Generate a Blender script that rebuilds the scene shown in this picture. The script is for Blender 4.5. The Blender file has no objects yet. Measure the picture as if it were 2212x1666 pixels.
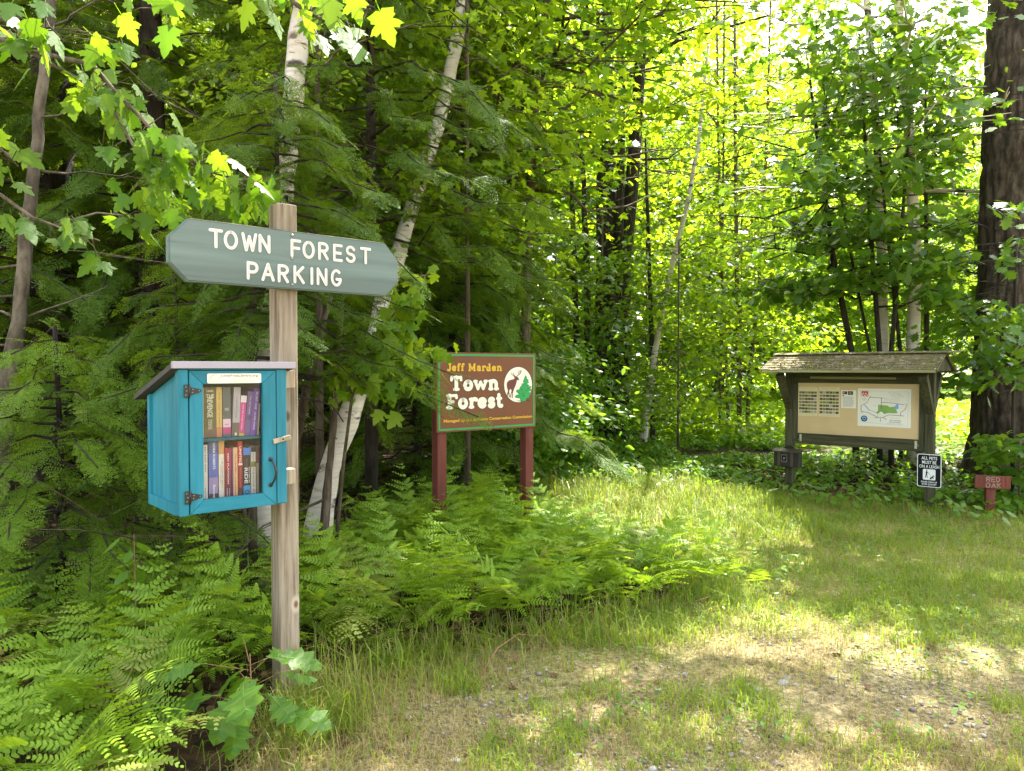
import bpy, bmesh, math, random
import numpy as np
from mathutils import Matrix, Vector, Euler
R=math.radians; PI=math.pi
SC=bpy.context.scene; COL=SC.collection
# ---------------------------------------------------------------- camera
FPX=1580.0; CAMH=1.5; PITCH=R(1.30)            # focal length in pixels of a 2212 x 1666 frame
cd=bpy.data.cameras.new('camera'); cam=bpy.data.objects.new('camera',cd); COL.objects.link(cam)
cd.sensor_width=36; cd.lens=FPX/2212*36; cd.clip_end=600; cd.clip_start=.05
cam.location=(0,0,CAMH); cam.rotation_euler=(PI/2-PITCH,0,0); SC.camera=cam
# ---------------------------------------------------------------- world and sun
SUN_AZ,SUN_EL=R(22),R(52)
SUN=np.array([math.sin(SUN_AZ)*math.cos(SUN_EL),math.cos(SUN_AZ)*math.cos(SUN_EL),math.sin(SUN_EL)])
w=bpy.data.worlds.new('World'); SC.world=w; w.use_nodes=True
nt=w.node_tree; bg=nt.nodes['Background']; sk=nt.nodes.new('ShaderNodeTexSky'); sk.sky_type='NISHITA'
sk.sun_disc=False; sk.sun_elevation=SUN_EL; sk.sun_rotation=SUN_AZ; sk.dust_density=3.5; sk.air_density=.9
hs=nt.nodes.new('ShaderNodeHueSaturation'); hs.inputs['Saturation'].default_value=.38       # thin bright cloud: a paler sky
nt.links.new(sk.outputs[0],hs.inputs['Color']); nt.links.new(hs.outputs[0],bg.inputs[0]); bg.inputs[1].default_value=.15
sd=bpy.data.lights.new('sun','SUN'); so=bpy.data.objects.new('sun',sd); COL.objects.link(so)
sd.energy=5.0; sd.angle=R(.53); sd.color=(1,.95,.86)
so.rotation_euler=Vector(-SUN).to_track_quat('-Z','Y').to_euler(); so.location=(10,20,30)
SC.view_settings.view_transform='Standard'; SC.view_settings.look='None'
SC.view_settings.exposure=2.6; SC.view_settings.gamma=1
cy=SC.cycles; cy.max_bounces=8; cy.diffuse_bounces=4; cy.glossy_bounces=2; cy.transmission_bounces=6; cy.transparent_max_bounces=12
cy.caustics_reflective=False; cy.caustics_refractive=False; cy.use_denoising=True
# ---------------------------------------------------------------- pixel helpers (2212 x 1666 picture)
def ray(px,py):
    d=((px-1106)/FPX,1.0,-(py-833)/FPX); c,s=math.cos(PITCH),math.sin(PITCH)
    return np.array([d[0],d[1]*c+d[2]*s,-d[1]*s+d[2]*c])
def W(px,py,Y):
    d=ray(px,py); return np.array([0,0,CAMH])+d*(Y/d[1])
# ---------------------------------------------------------------- noise, ground height, zones
def _h(i,j,s): 
    n=np.sin(i*127.1+j*311.7+s*74.7)*43758.5453; return n-np.floor(n)
def vnoise(x,y,s=0):
    x=np.asarray(x,float); y=np.asarray(y,float); i=np.floor(x); j=np.floor(y); u=x-i; v=y-j; u=u*u*(3-2*u); v=v*v*(3-2*v)
    return (_h(i,j,s)*(1-u)+_h(i+1,j,s)*u)*(1-v)+(_h(i,j+1,s)*(1-u)+_h(i+1,j+1,s)*u)*v
def fbm(x,y,s=0): return .55*vnoise(x,y,s)+.3*vnoise(x*2.1,y*2.1,s+1)+.15*vnoise(x*4.3,y*4.3,s+2)
def inpoly(x,y,poly):
    x=np.asarray(x,float); y=np.asarray(y,float); c=np.zeros(x.shape,bool); n=len(poly)
    for i in range(n):
        x1,y1=poly[i]; x2,y2=poly[i-1]
        k=((y1>y)!=(y2>y))&(x<(x2-x1)*(y-y1)/((y2-y1) or 1e-9)+x1); c^=k
    return c
def gh(x,y):
    x=np.asarray(x,float); y=np.asarray(y,float)
    z=.05*(fbm(x*.7,y*.7,3)-.5)+.02*(fbm(x*2.5,y*2.5,9)-.5)
    z=z+.26*np.exp(-(((x-5.6)/1.7)**2+((y-10.2)/.9)**2))
    z=z+.15*np.clip((-x-2.5)/4,0,1)*np.clip((y-4)/4,0,1)
    z=z+.10*np.exp(-(((x-.3)/2.6)**2+((y-13.2)/1.2)**2))
    return z
BED_MID=[(-1.0,3.5),(-.55,3.75),(.2,4.15),(.85,4.55),(1.25,4.95),(1.05,5.55),(.45,6.0),(.1,6.6),(-.5,6.7),(-1.0,6.1),(-1.5,5.0)]
BED_LEFT=[(-3.6,2.0),(-.95,2.0),(-1.02,2.75),(-1.16,3.3),(-1.25,4.2),(-1.6,4.7),(-3.6,4.3)]
WEEDS_RIGHT=[(2.55,9.3),(3.2,8.75),(4.4,7.85),(5.0,7.35),(6.5,6.6),(9,6.6),(9,13),(2.6,13)]
def lawn(x,y):
    x=np.asarray(x,float); y=np.asarray(y,float)
    m=~inpoly(x,y,BED_MID)&~inpoly(x,y,BED_LEFT)&~inpoly(x,y,WEEDS_RIGHT)
    edge=np.where(y<3.5,-1.05,np.where(y<7.4,-1.0+.0*y,.25+(y-7.4)*.0))
    return m&(x>edge)&(y<12)
# patches kept sunlit: leaves that would shade them are cut away (centre, radii)
LIT=[((1.6,7.9),(1.35,2.3)),((1.35,4.1),(.95,.36)),((2.4,3.75),(1.0,.22)),((3.4,5.2),(.5,.12)),((2.1,5.6),(.4,.10)),((.35,6.1),(.5,.6)),((1.2,6.3),(.5,.7)),((2.6,4.4),(.5,.12)),((-.75,4.3),(.2,.25))]
def carve(P,rs,keep=.03):
    t=P[:,2]/SUN[2]; gx=P[:,0]-SUN[0]*t; gy=P[:,1]-SUN[1]*t; k=np.ones(len(P),bool)
    n=.75+.5*vnoise(gx*3.5,gy*3.5,5)
    for (cx,cy_),(rx,ry) in LIT:
        ins=(((gx-cx)/rx)**2+((gy-cy_)/ry)**2)<n; k&=~(ins&(P[:,2]>1.2)&(rs.rand(len(P))>keep))
    return k
# ---------------------------------------------------------------- objects
def tag(o,label=None,cat=None,group=None,kind=None):
    if label: o['label']=label
    if cat: o['category']=cat
    if group: o['group']=group
    if kind: o['kind']=kind
    return o
def empty(name,loc,rz=0,label=None,cat=None,group=None):
    o=bpy.data.objects.new(name,None); COL.objects.link(o); o.location=loc; o.rotation_euler=(0,0,rz); o.empty_display_size=.1
    return tag(o,label,cat,group)
def link(name,me,parent=None,loc=None,rot=None):
    o=bpy.data.objects.new(name,me); COL.objects.link(o)
    if parent is not None: o.parent=parent
    if loc is not None: o.location=loc
    if rot is not None: o.rotation_euler=rot
    return o
def npmesh(name,V,faces,mats,smooth=False,mi=None):
    """faces: list of (M,k) int arrays"""
    me=bpy.data.meshes.new(name); V=np.asarray(V,np.float32)
    me.vertices.add(len(V)); me.vertices.foreach_set('co',V.ravel())
    loops=np.concatenate([f.ravel() for f in faces]).astype(np.int32)
    tot=np.concatenate([np.full(len(f),f.shape[1],np.int32) for f in faces]); st=np.concatenate([[0],np.cumsum(tot)[:-1]]).astype(np.int32)
    me.loops.add(len(loops)); me.loops.foreach_set('vertex_index',loops)
    me.polygons.add(len(tot)); me.polygons.foreach_set('loop_start',st)
    if mi is not None: me.polygons.foreach_set('material_index',np.asarray(mi,np.int32))
    if smooth: me.polygons.foreach_set('use_smooth',np.ones(len(tot),bool))
    for m in (mats if isinstance(mats,(list,tuple)) else [mats]): me.materials.append(m)
    me.update(calc_edges=True); return me
class MB:
    def __init__(s): s.v=[]; s.f=[]; s.m=[]; s.sm=[]
    def add(s,V,F,mi=0,M=None,smooth=False):
        b=len(s.v)
        for p in V:
            p=Vector(p); s.v.append(tuple(M@p) if M is not None else tuple(p))
        for f in F: s.f.append([b+i for i in f]); s.m.append(mi); s.sm.append(smooth)
        return s
    def box(s,x0,x1,y0,y1,z0,z1,mi=0,bev=.003,M=None):
        bm=bmesh.new(); bmesh.ops.create_cube(bm,size=1)
        for v in bm.verts: v.co=Vector(((x0+x1)/2+v.co.x*(x1-x0),(y0+y1)/2+v.co.y*(y1-y0),(z0+z1)/2+v.co.z*(z1-z0)))
        if bev: bmesh.ops.bevel(bm,geom=bm.edges[:],offset=min(bev,.35*min(abs(x1-x0),abs(y1-y0),abs(z1-z0))),segments=1,affect='EDGES')
        s._bm(bm,mi,M); return s
    def _bm(s,bm,mi,M,smooth=False):
        bm.verts.index_update(); s.add([v.co for v in bm.verts],[[v.index for v in f.verts] for f in bm.faces],mi,M,smooth); bm.free()
    def prism(s,pts,y0,y1,mi=0,bev=0,M=None):
        """outline in local x,z extruded from y0 (front) to y1"""
        bm=bmesh.new(); f=bm.faces.new([bm.verts.new((p[0],y1,p[1])) for p in pts])
        r=bmesh.ops.extrude_face_region(bm,geom=[f])
        for v in [g for g in r['geom'] if isinstance(g,bmesh.types.BMVert)]: v.co.y=y0
        bmesh.ops.recalc_face_normals(bm,faces=bm.faces[:])
        if bev:
            fe=[e for e in bm.edges if all(abs(v.co.y-y0)<1e-6 for v in e.verts)]
            bmesh.ops.bevel(bm,geom=fe,offset=bev,segments=2,affect='EDGES')
        s._bm(bm,mi,M); return s
    def tube(s,P,rad,n=8,mi=0,M=None,caps=True,smooth=True):
        V,F=tube_np(P,rad,n,caps); s.add(V,F,mi,M,smooth); return s
    def lathe(s,prof,axis='Z',n=16,mi=0,M=None,smooth=True):
        V=[];F=[]
        for r,z in prof:
            for k in range(n):
                a=2*PI*k/n; V.append((r*math.cos(a),r*math.sin(a),z))
        for i in range(len(prof)-1):
            for k in range(n): F.append((i*n+k,i*n+(k+1)%n,(i+1)*n+(k+1)%n,(i+1)*n+k))
        F.append(tuple(range((len(prof)-1)*n,len(prof)*n))); F.append(tuple(range(n))[::-1]); s.add(V,F,mi,M,smooth); return s
    def sheet(s,pts,y,mi=0,M=None):
        """flat paint / paper outline in local x,z facing -y"""
        s.add([(p[0],y,p[1]) for p in pts],[list(range(len(pts)))],mi,M); return s
    def rect(s,x0,x1,z0,z1,y,mi=0,M=None): return s.sheet([(x0,z0),(x1,z0),(x1,z1),(x0,z1)],y,mi,M)
    def ribbon(s,pts,wd,y,mi=0,M=None,caps=6,closed=False):
        """thick stroke with round ends in local x,z, facing -y"""
        p=[np.array(q,float) for q in pts]; n=len(p); L=[];Rr=[]
        for i in range(n):
            a=p[i-1] if (i>0 or closed) else p[i]; b=p[(i+1)%n] if (i<n-1 or closed) else p[i]
            t=b-a; t/=max(np.hypot(*t),1e-9); nn=np.array([-t[1],t[0]]); L.append(p[i]+nn*wd/2); Rr.append(p[i]-nn*wd/2)
        V=[(q[0],y,q[1]) for q in L]+[(q[0],y,q[1]) for q in Rr]
        F=[(n+i,n+(i+1)%n,(i+1)%n,i) for i in range(n if closed else n-1)]
        if not closed:
            for e,(i,j) in enumerate(((0,1),(n-1,n-2))):
                t=p[i]-p[j]; a0=math.atan2(t[1],t[0])-PI/2; b=len(V)
                ring=[(p[i][0]+wd/2*math.cos(a0+PI*k/caps),y,p[i][1]+wd/2*math.sin(a0+PI*k/caps)) for k in range(1,caps)]
                V+=ring; st,en=((i,n+i) if e==0 else (n+i,i)); F.append([st]+list(range(b,b+caps-1))+[en])
        s.add(V,F,mi,M); return s
    def text(s,body,x,z,h,y,mi=0,M=None,align='LEFT',sx=1.0,bold=0.0,width=None,rot=0.0,space=1.0):
        V,F,bb=text_mesh(body,bold,space); 
        if not V: return s
        k=h/.73; wd=(bb[1]-bb[0])*k*sx
        if width: sx*=width/wd; wd=width
        ox={'LEFT':0,'CENTER':-wd/2,'RIGHT':-wd}[align]; c,sn=math.cos(rot),math.sin(rot); out=[]
        for a,b in V:
            u=(a-bb[0])*k*sx+ox; v=b*k; out.append((x+u*c-v*sn,y,z+u*sn+v*c))
        s.add(out,F,mi,M); return s
    def build(s,name,mats,parent=None,loc=None,rot=None):
        me=bpy.data.meshes.new(name); me.from_pydata(s.v,[],s.f)
        for m in (mats if isinstance(mats,(list,tuple)) else [mats]): me.materials.append(m)
        me.polygons.foreach_set('material_index',s.m); me.polygons.foreach_set('use_smooth',s.sm); me.update()
        return link(name,me,parent,loc,rot)
_tc={}
def text_mesh(body,bold,space=1.0):
    key=(body,bold,space)
    if key not in _tc:
        cu=bpy.data.curves.new('lettering','FONT'); cu.body=body; cu.size=1; cu.offset=bold; cu.resolution_u=3; cu.space_character=space
        o=bpy.data.objects.new('lettering',cu); COL.objects.link(o); dg=bpy.context.evaluated_depsgraph_get()
        me=bpy.data.meshes.new_from_object(o.evaluated_get(dg)); V=[(v.co.x,v.co.y) for v in me.vertices]; F=[list(p.vertices) for p in me.polygons]
        bpy.data.objects.remove(o); bpy.data.curves.remove(cu); bpy.data.meshes.remove(me)
        _tc[key]=(V,F,(min((a for a,b in V),default=0),max((a for a,b in V),default=1)))
    return _tc[key]
def tube_np(P,rad,n=8,caps=True):
    P=[np.array(p,float) for p in P]; m=len(P); V=[];F=[]
    t0=P[1]-P[0]; ref=np.array([1.,0,0]) if abs(t0[0])<.8*np.linalg.norm(t0) else np.array([0,1.,0])
    for i in range(m):
        t=P[min(i+1,m-1)]-P[max(i-1,0)]; t/=max(np.linalg.norm(t),1e-9)
        ref=ref-t*(ref@t); ref/=max(np.linalg.norm(ref),1e-9); b=np.cross(t,ref)
        for k in range(n):
            a=2*PI*k/n; V.append(tuple(P[i]+rad[i]*(math.cos(a)*ref+math.sin(a)*b)))
    for i in range(m-1):
        for k in range(n): F.append((i*n+k,i*n+(k+1)%n,(i+1)*n+(k+1)%n,(i+1)*n+k))
    if caps: F.append(tuple(range(n))[::-1]); F.append(tuple(range((m-1)*n,m*n)))
    return V,F
# ---------------------------------------------------------------- materials
def newmat(name):
    m=bpy.data.materials.new(name); m.use_nodes=True; N=m.node_tree.nodes; L=m.node_tree.links; return m,N,L,N['Principled BSDF']
def _noise(N,L,scale,detail=4,mscale=(1,1,1),coord='Object',rough=.55):
    tc=N.new('ShaderNodeTexCoord'); mp=N.new('ShaderNodeMapping'); mp.inputs['Scale'].default_value=mscale
    nz=N.new('ShaderNodeTexNoise'); nz.inputs['Scale'].default_value=scale; nz.inputs['Detail'].default_value=detail; nz.inputs['Roughness'].default_value=rough
    L.new(tc.outputs[coord],mp.inputs[0]); L.new(mp.outputs[0],nz.inputs['Vector']); return nz
def _ramp(N,L,src,stops):
    r=N.new('ShaderNodeValToRGB'); e=r.color_ramp.elements
    while len(e)<len(stops): e.new(.5)
    for k,(p,c) in enumerate(stops): e[k].position=p; e[k].color=(*c,1)
    L.new(src,r.inputs[0]); return r
def _mix(N,L,fac,a,b):
    m=N.new('ShaderNodeMix'); m.data_type='RGBA'
    for i,v in ((0,fac),(6,a),(7,b)):
        if hasattr(v,'links') or hasattr(v,'is_linked'): L.new(v,m.inputs[i])
        elif i==0: m.inputs[0].default_value=v
        else: m.inputs[i].default_value=(*v,1)
    return m.outputs[2]
def _bump(N,L,src,bsdf,strength=.3,dist=.01):
    b=N.new('ShaderNodeBump'); b.inputs['Strength'].default_value=strength; b.inputs['Distance'].default_value=dist
    L.new(src,b.inputs['Height']); L.new(b.outputs[0],bsdf.inputs['Normal'])
def paint(name,col,rough=.5,var=.25,scale=9,mscale=(1,1,1),spec=.4,dark=None,metal=0,bump=0.0):
    m,N,L,b=newmat(name); nz=_noise(N,L,scale,5,mscale); d=dark or tuple(c*(1-var) for c in col); hi=tuple(min(1,c*(1+var*.4)) for c in col)
    r=_ramp(N,L,nz.outputs[0],[(.3,d),(.5,col),(.72,hi)]); L.new(r.outputs[0],b.inputs['Base Color']); b.inputs['Roughness'].default_value=rough
    b.inputs['Specular IOR Level'].default_value=spec; b.inputs['Metallic'].default_value=metal
    if bump: _bump(N,L,nz.outputs[0],b,bump,.004)
    return m
def wood(name,cols,mscale=(28,28,1.6),scale=1.6,rough=.75,bump=.5,knots=None):
    m,N,L,b=newmat(name); nz=_noise(N,L,scale,8,mscale,rough=.65); n2=_noise(N,L,scale*.45,3,(mscale[0]*.3,mscale[1]*.3,mscale[2]*.6))
    r=_ramp(N,L,nz.outputs[0],[(.30,cols[0]),(.47,cols[1]),(.62,cols[2]),(.75,cols[1])]); r2=_ramp(N,L,n2.outputs[0],[(.35,(.72,.70,.66)),(.65,(1.1,1.08,1.05))])
    x=N.new('ShaderNodeMix'); x.data_type='RGBA'; x.blend_type='MULTIPLY'; x.inputs[0].default_value=1; L.new(r.outputs[0],x.inputs[6]); L.new(r2.outputs[0],x.inputs[7])
    col=x.outputs[2]
    if knots:
        tc=N.new('ShaderNodeTexCoord')
        for (kx,ky,kz,rad,kc) in knots:
            vm=N.new('ShaderNodeVectorMath'); vm.operation='DISTANCE'; vm.inputs[1].default_value=(kx,ky,kz); sc=N.new('ShaderNodeVectorMath'); sc.operation='MULTIPLY'; sc.inputs[1].default_value=(1,1,.6)
            vm.inputs[1].default_value=(kx,ky,kz*.6); L.new(tc.outputs['Object'],sc.inputs[0]); L.new(sc.outputs[0],vm.inputs[0])
            rr=_ramp(N,L,vm.outputs['Value'],[(0,(1,1,1)),(rad*.6,(.85,.85,.85)),(rad,(0,0,0))]); col=_mix(N,L,rr.outputs[0],col,kc)
    L.new(col,b.inputs['Base Color']); b.inputs['Roughness'].default_value=rough; b.inputs['Specular IOR Level'].default_value=.25
    _bump(N,L,nz.outputs[0],b,bump,.003); return m
def leafmat(name,ca,cb,ta,tb,fac=.45,rough=.45,spec=.4,blotch=0):
    m,N,L,b=newmat(name); g=N.new('ShaderNodeNewGeometry'); rd=g.outputs['Random Per Island']; cc=_mix(N,L,rd,ca,cb)
    if blotch:
        nz=_noise(N,L,blotch,4); rr=_ramp(N,L,nz.outputs[0],[(.30,(.25,.25,.25)),(.52,(0,0,0)),(.7,(0,0,0))]); cc=_mix(N,L,rr.outputs[0],cc,(ca[0]*1.9,ca[1]*1.15,ca[2]*1.5)); _bump(N,L,nz.outputs[0],b,.5,.006)
    L.new(cc,b.inputs['Base Color']); b.inputs['Roughness'].default_value=rough; b.inputs['Specular IOR Level'].default_value=spec
    t=N.new('ShaderNodeBsdfTranslucent'); L.new(_mix(N,L,rd,ta,tb),t.inputs[0]); mx=N.new('ShaderNodeMixShader'); mx.inputs[0].default_value=fac
    L.new(b.outputs[0],mx.inputs[1]); L.new(t.outputs[0],mx.inputs[2]); L.new(mx.outputs[0],N['Material Output'].inputs[0]); return m
M={}
M['post']=wood('weathered_post',[(.12,.085,.052),(.31,.25,.178),(.42,.355,.27)],knots=[(.03,-.05,.42,.03,(.55,.45,.33)),(.03,-.05,.42,.013,(.16,.08,.04)),(-.005,-.05,1.285,.018,(.12,.07,.04)),(.02,-.05,.15,.06,(.22,.2,.09))])
M['block']=wood('block_wood',[(.25,.18,.11),(.42,.33,.23),(.5,.42,.32)])
M['board']=wood('grey_green_paint',[(.115,.16,.148),(.145,.20,.185),(.158,.212,.197)],mscale=(1.2,20,24),scale=1.4,rough=.55,bump=.25,knots=[(.515,-.03,1.96,.028,(.1,.1,.09)),(.515,-.03,1.96,.008,(.16,.1,.09))])
M['edge']=wood('worn_edge',[(.08,.1,.08),(.2,.2,.16),(.42,.38,.3)],mscale=(3,20,20),scale=3)
M['white']=paint('white_lettering',(.80,.76,.70),.6,.18,25)
M['whitec']=paint('groove_shade',(.58,.5,.44),.7,.2,40)
M['teal']=wood('teal_paint',[(.012,.14,.20),(.020,.205,.285),(.032,.24,.325)],mscale=(18,18,1.5),scale=1.3,rough=.42,bump=.15)
M['tealh']=wood('teal_paint_rail',[(.012,.14,.20),(.020,.205,.285),(.032,.24,.325)],mscale=(1.5,18,18),scale=1.3,rough=.42,bump=.15)
M['tealdark']=paint('teal_gap',(.01,.06,.08),.8,.1)
M['roofing']=paint('lavender_metal_edge',(.35,.31,.35),.45,.1,4)
M['rooftop']=paint('dark_roll_roofing',(.065,.055,.05),.8,.25,30)
M['blackmetal']=paint('black_metal',(.018,.018,.018),.35,.2,20,spec=.5)
M['screw']=paint('screw_steel',(.35,.3,.22),.35,.2,20,metal=.7)
M['brown']=paint('brown_sign_paint',(.165,.056,.018),.55,.12,3,spec=.35)
M['redpost']=wood('red_brown_stain',[(.10,.024,.015),(.155,.042,.028),(.195,.06,.042)],rough=.7)
M['green']=paint('green_paint',(.02,.30,.07),.6,.1)
M['yellow']=paint('yellow_paint',(.66,.37,.02),.5,.1)
M['cream']=paint('cream_paint',(.80,.74,.58),.5,.08)
M['outline']=paint('dark_outline',(.03,.009,.005),.5,.1)
M['deer']=paint('deer_brown',(.14,.03,.018),.5,.15)
M['kwood']=wood('olive_stain',[(.028,.030,.014),(.055,.057,.027),(.085,.083,.045)],rough=.8)
M['kwoodh']=wood('olive_stain_rail',[(.028,.030,.014),(.055,.057,.027),(.085,.083,.045)],mscale=(1.6,28,28),rough=.8)
M['fascia']=wood('pale_fascia',[(.19,.19,.09),(.29,.29,.15),(.36,.35,.2)],mscale=(1.6,28,28))
M['tan']=paint('tan_panel',(.58,.43,.22),.55,.12,2.2)
M['paper']=paint('white_paper',(.76,.74,.64),.6,.06,3)
M['papery']=paint('cream_paper',(.66,.58,.33),.6,.06,3)
M['ink']=paint('black_ink',(.03,.03,.03),.6,.1)
M['inkg']=paint('grey_ink',(.34,.33,.30),.6,.1)
M['mapgreen']=paint('map_green',(.22,.38,.09),.6,.1)
M['mapblue']=paint('map_blue',(.17,.38,.62),.6,.1)
M['mapred']=paint('map_red',(.55,.06,.05),.6,.1)
M['signblack']=paint('black_sign_face',(.010,.011,.011),.65,.2,8,spec=.15)
M['signwhite']=paint('sign_white',(.80,.82,.80),.45,.06)
M['zinc']=paint('zinc_latch',(.55,.55,.5),.35,.2,30,metal=.8)
M['bark']=wood('grey_brown_bark',[(.04,.03,.02),(.10,.075,.05),(.17,.14,.10)],mscale=(14,14,3),scale=1.5,rough=.9,bump=.9)
M['barkg']=wood('grey_green_bark',[(.045,.038,.024),(.11,.09,.062),(.19,.16,.115)],mscale=(10,10,4),scale=1.5,rough=.9,bump=.8)
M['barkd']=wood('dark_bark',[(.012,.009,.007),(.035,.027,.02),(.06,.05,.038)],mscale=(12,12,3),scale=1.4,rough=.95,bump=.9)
M['oakbark']=wood('oak_bark',[(.012,.009,.007),(.05,.038,.028),(.105,.085,.066)],mscale=(10,10,3.6),scale=1.5,rough=.95,bump=1.0)
def birch():
    m,N,L,b=newmat('white_birch_bark'); a=_noise(N,L,1.0,6,(5,5,42),rough=.7); c=_noise(N,L,1.0,4,(3.4,3.4,8)); d=_noise(N,L,3.0,4)
    r=_ramp(N,L,a.outputs[0],[(.30,(.10,.08,.06)),(.37,(.50,.43,.34)),(.55,(.66,.60,.51)),(.75,(.56,.47,.36))])
    k=_ramp(N,L,c.outputs[0],[(.34,(1,1,1)),(.40,(0,0,0))]); col=_mix(N,L,k.outputs[0],r.outputs[0],(.035,.028,.022))
    e=_ramp(N,L,d.outputs[0],[(.45,(0,0,0)),(.8,(.5,.5,.5))]); col=_mix(N,L,e.outputs[0],col,(.34,.24,.15))
    L.new(col,b.inputs['Base Color']); b.inputs['Roughness'].default_value=.7; _bump(N,L,a.outputs[0],b,.35,.004); return m
M['birch']=birch()
M['hem']=leafmat('hemlock_needles',(.040,.095,.008),(.115,.195,.014),(.19,.33,.012),(.36,.47,.02),.36,.6,.2)
M['hemtip']=leafmat('hemlock_new_needles',(.10,.195,.012),(.18,.285,.022),(.28,.43,.02),(.38,.53,.03),.34,.6,.2)
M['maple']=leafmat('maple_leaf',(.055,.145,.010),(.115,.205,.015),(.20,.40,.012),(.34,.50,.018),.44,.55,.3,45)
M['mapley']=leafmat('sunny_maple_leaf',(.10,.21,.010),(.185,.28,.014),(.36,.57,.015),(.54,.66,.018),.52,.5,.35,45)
M['oakleaf']=leafmat('oak_leaf',(.035,.105,.010),(.08,.170,.016),(.20,.40,.02),(.36,.52,.02),.42,.36,.5)
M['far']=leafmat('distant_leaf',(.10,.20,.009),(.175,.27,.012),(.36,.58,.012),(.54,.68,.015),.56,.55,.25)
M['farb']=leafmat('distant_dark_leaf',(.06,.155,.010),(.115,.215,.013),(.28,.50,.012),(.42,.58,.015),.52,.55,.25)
M['birchleaf']=leafmat('birch_leaf',(.05,.13,.014),(.11,.19,.02),(.30,.48,.02),(.48,.60,.025),.48,.42,.45)
M['fern']=leafmat('fern_frond',(.115,.225,.010),(.20,.315,.020),(.28,.47,.015),(.40,.54,.025),.36,.55,.3)
M['fernb']=leafmat('olive_fern_frond',(.16,.22,.03),(.26,.29,.05),(.28,.38,.03),(.38,.46,.05),.32,.55,.3)
M['fernd']=leafmat('browned_fern_frond',(.16,.14,.03),(.26,.17,.06),(.2,.2,.03),(.3,.22,.05),.3,.6,.25)
M['ferny']=leafmat('bright_fern_frond',(.155,.285,.014),(.245,.365,.025),(.36,.53,.02),(.46,.6,.03),.37,.55,.3)
M['grass']=leafmat('grass_blade',(.105,.19,.014),(.24,.31,.028),(.30,.45,.02),(.46,.54,.035),.36,.5,.35)
M['straw']=leafmat('dry_grass_blade',(.27,.215,.075),(.45,.37,.15),(.3,.23,.08),(.42,.33,.12),.25,.7,.2)
M['weed']=leafmat('weed_leaf',(.055,.16,.014),(.13,.25,.02),(.22,.44,.02),(.36,.54,.03),.42,.42,.4,40)
M['litter']=leafmat('fallen_leaf',(.07,.035,.016),(.22,.13,.07),(.08,.04,.02),(.2,.1,.05),.12,.8,.2)
M['needle']=leafmat('dry_needle',(.16,.085,.035),(.28,.17,.075),(.1,.05,.02),(.2,.12,.05),.15,.8,.2)
M['twig']=paint('dry_stalk',(.24,.13,.06),.8,.3,30)
M['stone']=paint('grey_stone',(.30,.28,.26),.8,.45,22,bump=.4)
M['gravel']=leafmat('gravel_stone',(.14,.125,.11),(.42,.38,.33),(0,0,0),(0,0,0),0.0,.85,.25)
def glass():
    m,N,L,b=newmat('window_glass'); N.remove(b); t=N.new('ShaderNodeBsdfTransparent'); g=N.new('ShaderNodeBsdfGlossy'); g.inputs['Roughness'].default_value=.02
    f=N.new('ShaderNodeFresnel'); f.inputs[0].default_value=1.32; x=N.new('ShaderNodeMixShader'); L.new(f.outputs[0],x.inputs[0]); L.new(t.outputs[0],x.inputs[1]); L.new(g.outputs[0],x.inputs[2]); L.new(x.outputs[0],N['Material Output'].inputs[0]); return m
M['glass']=glass()
def shingle():
    m,N,L,b=newmat('mossy_shingle'); a=_noise(N,L,9,6); c=_noise(N,L,26,5); g=N.new('ShaderNodeNewGeometry')
    base=_mix(N,L,g.outputs['Random Per Island'],(.13,.09,.06),(.29,.225,.16)); k=_ramp(N,L,a.outputs[0],[(.38,(0,0,0)),(.52,(.9,.9,.9))]); col=_mix(N,L,k.outputs[0],base,(.135,.12,.025))
    k2=_ramp(N,L,c.outputs[0],[(.58,(0,0,0)),(.66,(.85,.85,.85))]); col=_mix(N,L,k2.outputs[0],col,(.40,.38,.28)); L.new(col,b.inputs['Base Color']); b.inputs['Roughness'].default_value=.95; _bump(N,L,c.outputs[0],b,.9,.012); return m
M['shingle']=shingle()
def flat(name,col,rough=.5): return paint(name,col,rough,.10,14)
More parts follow.
